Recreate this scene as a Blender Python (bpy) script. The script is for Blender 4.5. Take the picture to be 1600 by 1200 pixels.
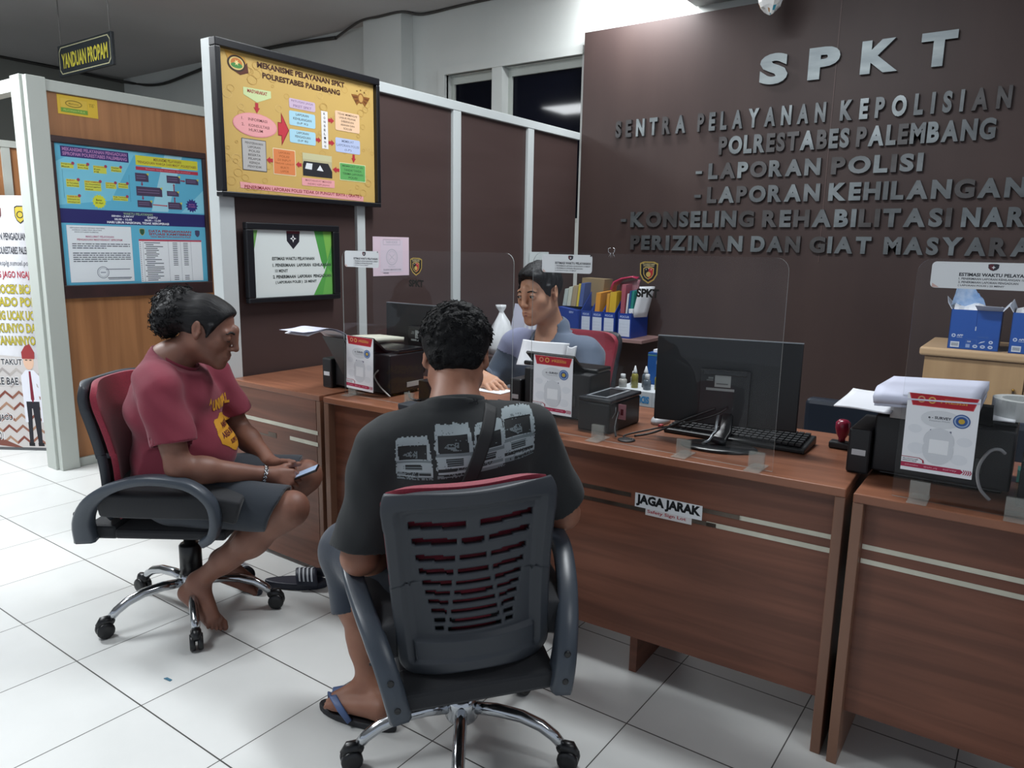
import bpy, bmesh, math, random
import numpy as np
from mathutils import Vector, Matrix
from mathutils.bvhtree import BVHTree

# ------------------------------------------------------------------ camera, sky, lights, exposure
SC = bpy.context.scene
COL = SC.collection
for _o in list(bpy.data.objects):
    bpy.data.objects.remove(_o, do_unlink=True)

_cam = bpy.data.cameras.new('camera')
_cam.sensor_width = 36.0
_cam.lens = 1166.135 / 1600.0 * 36.0
_cam.clip_start = 0.05
camera = bpy.data.objects.new('camera', _cam)
COL.objects.link(camera)
_r = Vector((0.8127, 0.5824, 0.0172)).normalized()
_f = Vector((-0.5703, 0.8011, -0.1815)).normalized()
_u = _r.cross(_f).normalized()
_r = _f.cross(_u).normalized()
camera.matrix_world = Matrix(((_r.x, _u.x, -_f.x, 0.0), (_r.y, _u.y, -_f.y, 0.0), (_r.z, _u.z, -_f.z, 1.3658), (0, 0, 0, 1)))
SC.camera = camera

world = bpy.data.worlds.new('night_ambient')
SC.world = world
world.use_nodes = True
_bg = world.node_tree.nodes['Background']
_bg.inputs[0].default_value = (0.72, 0.80, 0.92, 1)
_bg.inputs[1].default_value = 0.55

def area_lamp(name, loc, sx, sy, watts, color=(0.93, 0.97, 1.0), target=None):
    d = bpy.data.lights.new(name, 'AREA')
    d.shape = 'RECTANGLE'; d.size = sx; d.size_y = sy
    d.energy = watts; d.color = color
    o = bpy.data.objects.new(name, d)
    COL.objects.link(o)
    o.location = loc
    if target is not None:
        o.rotation_euler = (Vector(target) - Vector(loc)).to_track_quat('-Z', 'Y').to_euler()
    return o

area_lamp('ceiling_lamp_booths', (-5.3, 1.0, 3.22), 1.2, 0.6, 138)
area_lamp('ceiling_lamp_waiting', (-2.9, -0.4, 3.22), 1.2, 0.5, 44)
area_lamp('ceiling_lamp_desks', (-1.5, 2.75, 3.22), 1.2, 0.3, 62)
area_lamp('added_ceiling_fill', (-3.2, 1.4, 2.75), 1.2, 0.3, 38, target=(-3.2, 1.4, 3.2))  # added upward fill that brightens the ceiling, no fixture hangs here
area_lamp('ceiling_lamp_right', (1.2, 1.2, 3.22), 1.2, 0.3, 16)
area_lamp('wall_tube_lamp_glow', (-2.25, 4.60, 3.06), 0.9, 0.06, 24, target=(-2.25, 4.9, 2.6))

SC.view_settings.view_transform = 'Standard'
SC.view_settings.look = 'None'
SC.view_settings.exposure = 0.22
SC.view_settings.gamma = 1.0
SC.view_settings.use_curve_mapping = False
SC.cycles.max_bounces = 8
SC.cycles.transparent_max_bounces = 24
SC.cycles.sample_clamp_indirect = 4.0
SC.cycles.caustics_reflective = False
SC.cycles.caustics_refractive = False

# ------------------------------------------------------------------ materials
_M = {}
def lin(c):
    if isinstance(c, str):
        c = c.lstrip('#')
        c = tuple(int(c[i:i + 2], 16) / 255.0 for i in (0, 2, 4))
    return tuple((x / 12.92) if x <= 0.04045 else ((x + 0.055) / 1.055) ** 2.4 for x in c)

def mat(name, color, rough=0.5, metal=0.0, spec=0.5, color2=None, scale=(1, 1, 1), detail=4.0, bump=0.0, bump_scale=None,
        emit=0.0, coat=0.0, lo=0.35, hi=0.65, noise=1.0, sheen=0.0, sss=0.0, distortion=0.0):
    if name in _M:
        return _M[name]
    m = bpy.data.materials.new(name)
    m.use_nodes = True
    nt = m.node_tree
    b = nt.nodes['Principled BSDF']
    c = lin(color)
    b.inputs['Base Color'].default_value = (*c, 1)
    b.inputs['Roughness'].default_value = rough
    b.inputs['Metallic'].default_value = metal
    b.inputs['Specular IOR Level'].default_value = spec
    if coat:
        b.inputs['Coat Weight'].default_value = coat
        b.inputs['Coat Roughness'].default_value = 0.15
    if sheen:
        b.inputs['Sheen Weight'].default_value = sheen
    if sss:
        b.inputs['Subsurface Weight'].default_value = sss
        b.inputs['Subsurface Radius'].default_value = (0.012, 0.005, 0.003)
        b.inputs['Subsurface Scale'].default_value = 1.0
    if emit:
        b.inputs['Emission Color'].default_value = (*c, 1)
        b.inputs['Emission Strength'].default_value = emit
    if color2 is not None or bump:
        tc = nt.nodes.new('ShaderNodeTexCoord')
        mp = nt.nodes.new('ShaderNodeMapping')
        mp.inputs['Scale'].default_value = scale
        nt.links.new(tc.outputs['Object'], mp.inputs['Vector'])
        nz = nt.nodes.new('ShaderNodeTexNoise')
        nz.inputs['Scale'].default_value = noise
        nz.inputs['Detail'].default_value = detail
        nz.inputs['Distortion'].default_value = distortion
        nt.links.new(mp.outputs[0], nz.inputs['Vector'])
        if color2 is not None:
            cr = nt.nodes.new('ShaderNodeValToRGB')
            cr.color_ramp.elements[0].position = lo
            cr.color_ramp.elements[1].position = hi
            cr.color_ramp.elements[0].color = (*c, 1)
            cr.color_ramp.elements[1].color = (*lin(color2), 1)
            nt.links.new(nz.outputs['Fac'], cr.inputs['Fac'])
            nt.links.new(cr.outputs['Color'], b.inputs['Base Color'])
        if bump:
            bp = nt.nodes.new('ShaderNodeBump')
            bp.inputs['Strength'].default_value = bump
            bp.inputs['Distance'].default_value = 0.004
            src = nz
            if bump_scale is not None:
                src = nt.nodes.new('ShaderNodeTexNoise')
                src.inputs['Scale'].default_value = bump_scale
                src.inputs['Detail'].default_value = 3.0
                nt.links.new(tc.outputs['Object'], src.inputs['Vector'])
            nt.links.new(src.outputs['Fac'], bp.inputs['Height'])
            nt.links.new(bp.outputs['Normal'], b.inputs['Normal'])
    _M[name] = m
    return m

def ink(hexc):
    return mat('ink_' + hexc.lstrip('#'), hexc, rough=0.55, spec=0.3)

def clear_sheet(name, tint=(0.97, 0.98, 0.98), gloss=0.05):
    if name in _M:
        return _M[name]
    m = bpy.data.materials.new(name); m.use_nodes = True
    nt = m.node_tree
    for n in list(nt.nodes):
        nt.nodes.remove(n)
    out = nt.nodes.new('ShaderNodeOutputMaterial')
    mix = nt.nodes.new('ShaderNodeMixShader')
    tr = nt.nodes.new('ShaderNodeBsdfTransparent'); tr.inputs[0].default_value = (*tint, 1)
    gl = nt.nodes.new('ShaderNodeBsdfGlossy'); gl.inputs['Roughness'].default_value = 0.0
    fr = nt.nodes.new('ShaderNodeFresnel'); fr.inputs['IOR'].default_value = 1.40
    ml = nt.nodes.new('ShaderNodeMath'); ml.operation = 'MULTIPLY'; ml.inputs[1].default_value = gloss
    nt.links.new(fr.outputs[0], ml.inputs[0])
    nt.links.new(ml.outputs[0], mix.inputs[0])
    nt.links.new(tr.outputs[0], mix.inputs[1]); nt.links.new(gl.outputs[0], mix.inputs[2])
    nt.links.new(mix.outputs[0], out.inputs[0])
    _M[name] = m
    return m

def milky(name, color, opacity):
    if name in _M:
        return _M[name]
    m = bpy.data.materials.new(name); m.use_nodes = True
    nt = m.node_tree
    b = nt.nodes['Principled BSDF']
    b.inputs['Base Color'].default_value = (*lin(color), 1)
    b.inputs['Roughness'].default_value = 0.15
    b.inputs['Alpha'].default_value = opacity
    _M[name] = m
    return m

# ------------------------------------------------------------------ object helpers
def link(o, parent=None):
    COL.objects.link(o)
    if parent is not None:
        o.parent = parent
    return o

def tag(o, label=None, cat=None, group=None, kind=None):
    if label: o['label'] = label
    if cat: o['category'] = cat
    if group: o['group'] = group
    if kind: o['kind'] = kind
    return o

def thing(name, label, cat, loc=(0, 0, 0), rz=0.0, group=None):
    o = bpy.data.objects.new(name, None)
    o.empty_display_size = 0.1
    COL.objects.link(o)
    o.location = loc
    o.rotation_euler = (0, 0, rz)
    return tag(o, label, cat, group)

def copy_tree(o, parent=None):
    c = o.copy()
    COL.objects.link(c)
    if parent is not None:
        c.parent = parent
    for ch in list(o.children):
        copy_tree(ch, c)
    return c

class MB:
    """collects shapes of one mesh; every face carries a material slot"""
    def __init__(self):
        self.v = []; self.f = []; self.m = []; self.mats = []; self.smooth = []
    def slot(self, m):
        if m not in self.mats:
            self.mats.append(m)
        return self.mats.index(m)
    def add(self, verts, faces, m, smooth=False):
        b = len(self.v)
        self.v.extend([tuple(map(float, p)) for p in verts])
        s = self.slot(m)
        for f in faces:
            self.f.append(tuple(b + int(i) for i in f)); self.m.append(s); self.smooth.append(smooth)
        return self
    def box(self, lo, hi, m, R=None, o=None):
        x0, y0, z0 = lo; x1, y1, z1 = hi
        vs = [Vector(p) for p in ((x0, y0, z0), (x1, y0, z0), (x1, y1, z0), (x0, y1, z0), (x0, y0, z1), (x1, y0, z1), (x1, y1, z1), (x0, y1, z1))]
        if R is not None:
            o = Vector(o) if o is not None else Vector((0, 0, 0))
            vs = [R @ p + o for p in vs]
        return self.add(vs, [(0, 3, 2, 1), (4, 5, 6, 7), (0, 1, 5, 4), (1, 2, 6, 5), (2, 3, 7, 6), (3, 0, 4, 7)], m)
    def prism(self, pts, d, m):
        """pts: 3-D polygon; d: extrusion vector"""
        n = len(pts); d = Vector(d)
        a = [Vector(p) for p in pts]
        vs = a + [p + d for p in a]
        nrm = Vector((0, 0, 0))
        for i in range(n):
            nrm += a[i].cross(a[(i + 1) % n])
        flip = nrm.dot(d) > 0
        fs = [tuple(range(n))[::-1] if flip else tuple(range(n)), tuple(range(n, 2 * n)) if flip else tuple(range(n, 2 * n))[::-1]]
        for i in range(n):
            j = (i + 1) % n
            fs.append((i, j, n + j, n + i) if flip else (i, n + i, n + j, j))
        return self.add(vs, fs, m)
    def tube(self, path, r, m, seg=10, caps=True, flat=None):
        """path: 3-D points; r: radius or list; flat: (direction, factor) squash"""
        P = [Vector(p) for p in path]; n = len(P)
        rs = list(r) if hasattr(r, '__len__') else [r] * n
        vs = []; T0 = None; up = None
        for i in range(n):
            t = (P[min(i + 1, n - 1)] - P[max(i - 1, 0)]).normalized()
            if up is None:
                up = Vector((0, 0, 1)) if abs(t.z) < 0.9 else Vector((1, 0, 0))
                up = (up - t * up.dot(t)).normalized()
            else:
                up = (up - t * up.dot(t))
                up = up.normalized() if up.length > 1e-6 else t.orthogonal().normalized()
            s = t.cross(up)
            for k in range(seg):
                a = 2 * math.pi * k / seg
                vs.append(P[i] + (up * math.cos(a) + s * math.sin(a)) * rs[i])
        fs = []
        for i in range(n - 1):
            for k in range(seg):
                k2 = (k + 1) % seg
                fs.append((i * seg + k, i * seg + k2, (i + 1) * seg + k2, (i + 1) * seg + k))
        self.add(vs, fs, m, True)
        if caps:
            b = len(self.v) - len(vs)
            s_ = self.slot(m)
            self.f.append(tuple(b + k for k in range(seg))[::-1]); self.m.append(s_); self.smooth.append(False)
            self.f.append(tuple(b + (n - 1) * seg + k for k in range(seg))); self.m.append(s_); self.smooth.append(False)
        return self
    def lathe(self, prof, m, c=(0, 0, 0), seg=20, R=None, smooth=True):
        c = Vector(c); vs = []; fs = []
        n = len(prof)
        for (r, z) in prof:
            for k in range(seg):
                a = 2 * math.pi * k / seg
                p = Vector((r * math.cos(a), r * math.sin(a), z))
                vs.append((R @ p if R is not None else p) + c)
        for i in range(n - 1):
            for k in range(seg):
                k2 = (k + 1) % seg
                fs.append((i * seg + k, i * seg + k2, (i + 1) * seg + k2, (i + 1) * seg + k))
        fs.append(tuple(range(seg))[::-1]); fs.append(tuple((n - 1) * seg + k for k in range(seg)))
        return self.add(vs, fs, m, smooth)
    def ball(self, c, r, m, seg=14, rings=9, R=None):
        rr = (r, r, r) if not hasattr(r, '__len__') else r
        vs = []; fs = []
        c = Vector(c)
        for i in range(rings + 1):
            t = math.pi * i / rings
            for k in range(seg):
                a = 2 * math.pi * k / seg
                p = Vector((rr[0] * math.sin(t) * math.cos(a), rr[1] * math.sin(t) * math.sin(a), -rr[2] * math.cos(t)))
                vs.append((R @ p if R is not None else p) + c)
        for i in range(rings):
            for k in range(seg):
                k2 = (k + 1) % seg
                fs.append((i * seg + k, i * seg + k2, (i + 1) * seg + k2, (i + 1) * seg + k))
        return self.add(vs, fs, m, True)
    def strip(self, path, wdir, w, th, m, smooth=True):
        """a band of width w (along wdir) and thickness th following path"""
        P = [Vector(p) for p in path]; n = len(P)
        ws = list(w) if hasattr(w, '__len__') else [w] * n
        ts = list(th) if hasattr(th, '__len__') else [th] * n
        W0 = Vector(wdir).normalized(); vs = []
        for i in range(n):
            t = (P[min(i + 1, n - 1)] - P[max(i - 1, 0)]).normalized()
            W = (W0 - t * W0.dot(t)).normalized()
            N = t.cross(W)
            for (a, b) in ((-.5, -.35), (-.35, -.5), (.35, -.5), (.5, -.35), (.5, .35), (.35, .5), (-.35, .5), (-.5, .35)):
                vs.append(P[i] + W * ws[i] * a + N * ts[i] * b)
        fs = []
        for i in range(n - 1):
            for k in range(8):
                k2 = (k + 1) % 8
                fs.append((i * 8 + k, i * 8 + k2, (i + 1) * 8 + k2, (i + 1) * 8 + k))
        fs.append(tuple(range(8))[::-1]); fs.append(tuple((n - 1) * 8 + k for k in range(8)))
        return self.add(vs, fs, m, smooth)
    def sheet(self, fn, nu, nv, m, th=0.0, hole=None, smooth=True):
        """fn(u,v)->point on a grid; th: thickness towards the back; hole(u,v)->True leaves the cell out"""
        pts = [[Vector(fn(i / nu, j / nv)) for i in range(nu + 1)] for j in range(nv + 1)]
        cells = [[not (hole and hole((i + .5) / nu, (j + .5) / nv)) for i in range(nu)] for j in range(nv)]
        W = nu + 1; N = W * (nv + 1)
        vs = [p for row in pts for p in row]
        if th:
            back = []
            for j in range(nv + 1):
                for i in range(nu + 1):
                    du = pts[j][min(i + 1, nu)] - pts[j][max(i - 1, 0)]
                    dv = pts[min(j + 1, nv)][i] - pts[max(j - 1, 0)][i]
                    n = du.cross(dv)
                    n = n.normalized() if n.length > 1e-9 else Vector((0, 0, 1))
                    t_ = th(i / nu, j / nv) if callable(th) else th
                    back.append(pts[j][i] - n * t_)
            vs = vs + back
        fs = []
        for j in range(nv):
            for i in range(nu):
                if not cells[j][i]:
                    continue
                a, b, c, d = j * W + i, j * W + i + 1, (j + 1) * W + i + 1, (j + 1) * W + i
                fs.append((a, b, c, d))
                if th:
                    fs.append((N + d, N + c, N + b, N + a))
                    if i == 0 or not cells[j][i - 1]: fs.append((d, N + d, N + a, a))
                    if i == nu - 1 or not cells[j][i + 1]: fs.append((b, N + b, N + c, c))
                    if j == 0 or not cells[j - 1][i]: fs.append((a, N + a, N + b, b))
                    if j == nv - 1 or not cells[j + 1][i]: fs.append((c, N + c, N + d, d))
        return self.add(vs, fs, m, smooth)
    def build(self, name, parent=None, loc=None, bevel=0.0, bseg=2, sub=0, auto=True):
        me = bpy.data.meshes.new(name)
        me.from_pydata(self.v, [], self.f)
        for m in self.mats:
            me.materials.append(m)
        me.polygons.foreach_set('material_index', self.m)
        me.polygons.foreach_set('use_smooth', self.smooth)
        me.update()
        o = bpy.data.objects.new(name, me)
        link(o, parent)
        if loc is not None:
            o.location = loc
        if bevel:
            b = o.modifiers.new('bevel', 'BEVEL'); b.width = bevel; b.segments = bseg; b.limit_method = 'ANGLE'; b.angle_limit = math.radians(50)
        if sub:
            s = o.modifiers.new('sub', 'SUBSURF'); s.levels = sub; s.render_levels = sub
        return o

def structure(name, mb, **k):
    o = mb.build(name, **k)
    o['kind'] = 'structure'
    return o

# ------------------------------------------------------------------ flat lettering and printed sheets
_T = {}
def glyphs(text, bold=0.0, spacing=1.0):
    key = (text, bold, spacing)
    if key in _T:
        return _T[key]
    cu = bpy.data.curves.new('lettering', 'FONT')
    cu.body = text; cu.size = 1.0; cu.offset = bold; cu.resolution_u = 2 if len(text) > 6 else 4
    cu.space_character = spacing
    cu.fill_mode = 'FRONT'
    o = bpy.data.objects.new('lettering', cu)
    me = bpy.data.meshes.new_from_object(o)
    vs = [(v.co.x, v.co.y) for v in me.vertices]
    fs = [tuple(p.vertices) for p in me.polygons]
    bpy.data.objects.remove(o); bpy.data.curves.remove(cu); bpy.data.meshes.remove(me)
    if not vs:
        vs = [(0, 0)]
    a = np.array(vs)
    lo = a.min(0); hi = a.max(0)
    _T[key] = (a, fs, lo, hi)
    return _T[key]

class Print:
    """a printed sheet: layers of flat shapes in (u, v) metres, each a hair above the one below"""
    def __init__(self, step=0.00016):
        self.its = []; self.k = 0; self.step = step
    @property
    def items(self):
        return self
    def append(self, it):
        # an item lies one step above the highest earlier item its box overlaps
        vs, fs, c, _ = it
        xs = [p[0] for p in vs]; ys = [p[1] for p in vs]
        bx = (min(xs), min(ys), max(xs), max(ys)); k = 1
        for q in self.its:
            b = q[4]
            if q[3] >= k and b[0] < bx[2] and bx[0] < b[2] and b[1] < bx[3] and bx[1] < b[3]:
                k = q[3] + 1
        self.its.append((vs, fs, c, k, bx))
    def poly(self, pts, c):
        self.k += 1
        self.items.append(([tuple(p) for p in pts], [tuple(range(len(pts)))], c, self.k)); return self
    def rect(self, x0, y0, x1, y1, c):
        return self.poly([(x0, y0), (x1, y0), (x1, y1), (x0, y1)], c)
    def rrect(self, x0, y0, x1, y1, r, c):
        pts = []
        for (cx, cy, a0) in ((x1 - r, y0 + r, -90), (x1 - r, y1 - r, 0), (x0 + r, y1 - r, 90), (x0 + r, y0 + r, 180)):
            for q in range(5):
                a = math.radians(a0 + q * 22.5)
                pts.append((cx + r * math.cos(a), cy + r * math.sin(a)))
        return self.poly(pts, c)
    def ell(self, cx, cy, rx, ry, c, n=24):
        return self.poly([(cx + rx * math.cos(2 * math.pi * i / n), cy + ry * math.sin(2 * math.pi * i / n)) for i in range(n)], c)
    def ring(self, cx, cy, rx, ry, w, c, n=24):
        self.k += 1
        vs = []; fs = []
        for i in range(n):
            a = 2 * math.pi * i / n
            vs += [(cx + rx * math.cos(a), cy + ry * math.sin(a)), (cx + (rx - w) * math.cos(a), cy + (ry - w) * math.sin(a))]
            j = (i + 1) % n
            fs.append((2 * i, 2 * j, 2 * j + 1, 2 * i + 1))
        self.items.append((vs, fs, c, self.k)); return self
    def star(self, cx, cy, r0, r1, n, c):
        return self.poly([(cx + (r0 if i % 2 else r1) * math.cos(math.pi * i / n), cy + (r0 if i % 2 else r1) * math.sin(math.pi * i / n)) for i in range(2 * n)], c)
    def frame(self, x0, y0, x1, y1, w, c):
        self.rect(x0, y0, x1, y0 + w, c); self.rect(x0, y1 - w, x1, y1, c); self.rect(x0, y0, x0 + w, y1, c); self.rect(x1 - w, y0, x1, y1, c)
        return self
    def text(self, s, x0, y0, x1, y1, c, bold=0.02, keep=False, align='c', flip=False):
        """fit the string s into the box; keep: keep proportions"""
        a, fs, lo, hi = glyphs(s, bold)
        w = max(hi[0] - lo[0], 1e-6); h = max(hi[1] - lo[1], 1e-6)
        sx = (x1 - x0) / w; sy = (y1 - y0) / h
        if keep:
            sx = min(sx, sy)
        q = (a - lo) * (sx, sy)
        ox = x0 if align == 'l' else (x0 + x1 - w * sx) / 2
        q = q + (ox, y0)
        if flip:
            q = np.array((x0 + x1, y0 + y1)) - q
        self.k += 1
        self.items.append(([tuple(p) for p in q], fs, c, self.k)); return self
    def arrow(self, x0, y0, x1, y1, w, c):
        d = Vector((x1 - x0, y1 - y0)); L = d.length; d /= L; n = Vector((-d.y, d.x)); hl = min(L * .55, w * 1.6)
        a = Vector((x0, y0)); b = a + d * (L - hl); e = Vector((x1, y1))
        pts = [a + n * w * .5, a - n * w * .5, b - n * w * .5, b - n * w, e, b + n * w, b + n * w * .5]
        return self.poly([tuple(p) for p in pts], c)
    def mesh(self, mb, o, u, v, lift=0.0006):
        o = Vector(o); u = Vector(u).normalized(); v = Vector(v).normalized(); n = u.cross(v)
        for vs, fs, c, k, _ in self.its:
            a = Vector((0, 0, 0))
            pts = [o + u * p[0] + v * p[1] + n * (lift + self.step * k) for p in vs]
            m = ink(c) if isinstance(c, str) else c
            good = []
            for f in fs:
                A = 0.0
                for i in range(len(f)):
                    p, q = vs[f[i]], vs[f[(i + 1) % len(f)]]
                    A += p[0] * q[1] - p[1] * q[0]
                good.append(f if A > 0 else f[::-1])
            mb.add(pts, good, m)
        return mb
# ------------------------------------------------------------------ the setting
def tile_material():
    m = bpy.data.materials.new('floor_tiles'); m.use_nodes = True
    nt = m.node_tree; b = nt.nodes['Principled BSDF']
    b.inputs['Roughness'].default_value = 0.28
    b.inputs['Specular IOR Level'].default_value = 0.4
    tc = nt.nodes.new('ShaderNodeTexCoord'); sp = nt.nodes.new('ShaderNodeSeparateXYZ')
    nt.links.new(tc.outputs['Object'], sp.inputs[0])
    def math_(op, a, bval=None):
        n = nt.nodes.new('ShaderNodeMath'); n.operation = op
        for i, x in enumerate((a, bval)):
            if x is None: continue
            if isinstance(x, (int, float)): n.inputs[i].default_value = x
            else: nt.links.new(x, n.inputs[i])
        return n.outputs[0]
    cells = []; lines = []
    for axis, off, w in (('X', 4.4536, 0.0044), ('Y', -1.8065, 0.0056)):
        t = math_('DIVIDE', math_('ADD', sp.outputs[axis], off), 0.4)
        cells.append(math_('FLOOR', t))
        fr = math_('FRACT', t)
        e = math_('MINIMUM', fr, math_('SUBTRACT', 1.0, fr))
        lines.append(math_('LESS_THAN', e, w))
    grout = math_('MAXIMUM', lines[0], lines[1])
    cm = nt.nodes.new('ShaderNodeCombineXYZ')
    nt.links.new(cells[0], cm.inputs[0]); nt.links.new(cells[1], cm.inputs[1])
    wn = nt.nodes.new('ShaderNodeTexWhiteNoise'); nt.links.new(cm.outputs[0], wn.inputs['Vector'])
    nz = nt.nodes.new('ShaderNodeTexNoise'); nz.inputs['Scale'].default_value = 5.0; nz.inputs['Detail'].default_value = 5
    nt.links.new(tc.outputs['Object'], nz.inputs['Vector'])
    mixv = math_('ADD', math_('MULTIPLY', wn.outputs['Value'], 0.35), math_('MULTIPLY', nz.outputs['Fac'], 0.65))
    cr = nt.nodes.new('ShaderNodeValToRGB')
    cr.color_ramp.elements[0].color = (*lin('#c9cbc9'), 1); cr.color_ramp.elements[1].color = (*lin('#dbdcda'), 1)
    nt.links.new(mixv, cr.inputs[0])
    mx = nt.nodes.new('ShaderNodeMix'); mx.data_type = 'RGBA'
    nt.links.new(grout, mx.inputs['Factor']); nt.links.new(cr.outputs[0], mx.inputs['A'])
    mx.inputs['B'].default_value = (*lin('#4a4a48'), 1)
    nt.links.new(mx.outputs['Result'], b.inputs['Base Color'])
    return m

M_FLOOR = tile_material()
M_WALL = mat('white_wall_paint', '#c9ccc9', rough=0.8, color2='#bfc3c0', scale=(1.2, 1.2, 1.2), detail=5)
M_CEIL = mat('ceiling_paint', '#b0aeae', rough=0.85, color2='#a3a2a1', scale=(.5, .5, .5))
M_ALU = mat('white_aluminium', '#c4caca', rough=0.38, spec=0.5)
M_ALUD = mat('aged_white_aluminium', '#b3b8b2', rough=0.5)
M_BROWN = mat('brown_laminate', '#4c3d3b', rough=0.42, color2='#463735', scale=(.8, .8, 6), spec=0.35)
M_BOARD = mat('brown_board', '#433532', rough=0.5, color2='#3b2e2c', scale=(3, 3, .6), spec=0.3)
M_OAK = mat('orange_wood_laminate', '#a8744a', rough=0.5, color2='#8f603c', scale=(14, 14, .7), detail=6, distortion=.6)
M_GREYW = mat('grey_wall_paint', '#7d7f7a', rough=0.85)
M_NIGHT = mat('night_dark_glass', '#0a0c16', rough=0.05, spec=0.12)

structure('floor', MB().box((-9.6, -5.0, -0.1), (3.2, 5.2, 0.0), M_FLOOR))
structure('ceiling', MB().box((-9.6, -5.0, 3.27), (3.2, 5.2, 3.37), M_CEIL))
# back wall with the window opening
wb = MB()
wx0, wx1, wz0, wz1 = -4.28, -2.98, 1.55, 2.75
wb.box((-9.4, 5.0, 0), (wx0, 5.15, 3.27), M_WALL)
wb.box((wx1, 5.0, 0), (3.2, 5.15, 3.27), M_WALL)
wb.box((wx0, 5.0, 0), (wx1, 5.15, wz0), M_WALL)
wb.box((wx0, 5.0, wz1), (wx1, 5.15, 3.27), M_WALL)
structure('wall_back', wb)
structure('wall_left', MB().box((-9.55, -5.0, 0), (-9.4, 5.15, 3.27), M_GREYW))
structure('column', MB().box((-5.11, 4.86, 0), (-4.66, 5.0, 3.27), M_WALL))
# the window: outer frame, mullion, sash frames and dark panes
win = thing('window_1', None, None, (0, 0, 0)); win['kind'] = 'structure'
fr = MB()
fr.box((wx0 - .07, 4.97, wz1), (wx1 + .02, 5.02, wz1 + .06), M_WALL)
fr.box((wx0 - .07, 4.97, wz0), (wx0, 5.02, wz1), M_WALL)
fr.box((-3.79, 4.975, wz0), (-3.69, 5.12, wz1), M_WALL)
fr.build('frame', win)
for a, b in ((wx0, -3.79), (-3.69, wx1)):
    s = MB()
    w = .035
    s.box((a, 5.06, wz1 - w - .03), (b, 5.11, wz1), M_ALUD); s.box((a, 5.06, wz0), (b, 5.11, wz0 + w), M_ALUD)
    s.box((a, 5.06, wz0 + w), (a + w, 5.11, wz1 - w - .03), M_ALUD); s.box((b - w, 5.06, wz0 + w), (b, 5.11, wz1 - w - .03), M_ALUD)
    so = s.build('sash', win)
    MB().box((a + w, 5.08, wz0 + w), (b - w, 5.09, wz1 - w - .03), M_NIGHT).build('pane', so)
# brown board the letters stand on
structure('wall_board', MB().box((-2.905, 4.90, 0), (3.0, 4.999, 2.868), M_BOARD))
structure('trim_board_joint', MB().box((-1.183, 4.897, 1.3), (-1.179, 4.9, 2.868), mat('board_joint', '#54403c', rough=.5)))

# main partition along the desks
mp = MB()
mp.box((-2.955, 2.0, 0.02), (-2.937, 4.9, 2.15), M_BROWN)
structure('wall_partition', mp)
tr = MB()
tr.box((-2.99, 1.925, 0), (-2.916, 2.0, 2.19), M_ALU)
for y0, y1 in ((2.71, 2.765), (3.47, 3.54), (4.235, 4.305)):
    tr.box((-2.97, y0, 0), (-2.917, y1, 2.135), M_ALU)
tr.box((-2.975, 2.0, 2.135), (-2.914, 4.899, 2.186), M_ALU)
tr.box((-2.97, 2.0, 0), (-2.92, 4.899, 0.05), M_ALU)
structure('trim_partition', tr, bevel=.003)
# booth partition on the left
bp = MB()
bp.box((-4.725, 2.03, 0.05), (-4.695, 5.0, 2.19), M_OAK)
structure('wall_booth', bp)
bt = MB()
bt.box((-4.815, 1.92, 0), (-4.70, 2.02, 2.245), M_ALUD)
bt.box((-4.70, 1.935, 0), (-4.652, 2.035, 2.24), M_ALUD)
bt.box((-4.735, 2.035, 2.175), (-4.675, 5.0, 2.235), M_ALUD)
bt.box((-4.735, 2.035, 0), (-4.675, 5.0, 0.052), M_ALUD)
structure('trim_booth', bt, bevel=.003)
structure('trim_lintel', MB().box((-6.75, 1.93, 2.165), (-4.815, 2.0, 2.235), M_ALUD))
fp = MB()
fp.box((-6.72, 2.0, 0.0), (-6.68, 5.0, 2.05), M_OAK)
structure('wall_far_booth', fp)
ft = MB()
ft.box((-6.74, 2.0, 2.05), (-6.66, 5.0, 2.10), M_ALUD)
ft.box((-6.74, 2.55, 0), (-6.665, 2.61, 2.05), M_ALUD)
ft.box((-6.76, 1.92, 0), (-6.66, 2.0, 2.235), M_ALUD)
structure('trim_far_booth', ft)
# shallow bumps of old ceiling panels near the far wall
structure('trim_ceiling_seam', MB().box((-8.9, 2.2, 3.262), (-3.0, 2.215, 3.27), mat('ceiling_seam', '#8e8d8c', rough=.9)))

def cable(name, pts, r, color, label, parent=None):
    # smooth path through the points (Catmull-Rom)
    P = [Vector(p) for p in pts]; out = []
    for i in range(len(P) - 1):
        a, b, c, d = P[max(i - 1, 0)], P[i], P[i + 1], P[min(i + 2, len(P) - 1)]
        for k in range(6):
            t = k / 6
            out.append(0.5 * ((2 * b) + (c - a) * t + (2 * a - 5 * b + 4 * c - d) * t * t + (3 * b - a - 3 * c + d) * t ** 3))
    out.append(P[-1])
    o = MB().tube(out, r, mat('cable_' + color.lstrip('#'), color, rough=.5), seg=8).build(name, parent)
    if parent is None:
        tag(o, label, 'cable')
    return o

cable('wall_cable', [(-5.6, 4.985, 3.22), (-5.13, 4.85, 3.262), (-4.9, 4.845, 3.262), (-4.64, 4.85, 3.262), (-4.52, 4.98, 3.255), (-4.1, 4.985, 3.262), (-3.6, 4.985, 3.262), (-2.6, 4.985, 3.262)],
      .011, '#3a3836', 'grey cable running along the ceiling edge above the dark window')
cable('wall_cable', [(-9.38, 3.6, 3.26), (-9.37, 4.2, 3.25), (-9.3, 4.95, 3.22), (-8.6, 4.97, 3.12), (-7.9, 4.97, 3.17), (-7.2, 4.97, 3.24), (-6.4, 4.98, 3.25), (-5.6, 4.985, 3.22)],
      .016, '#2e2d2b', 'dark sagging cable under the ceiling behind the booth name plate')
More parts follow.
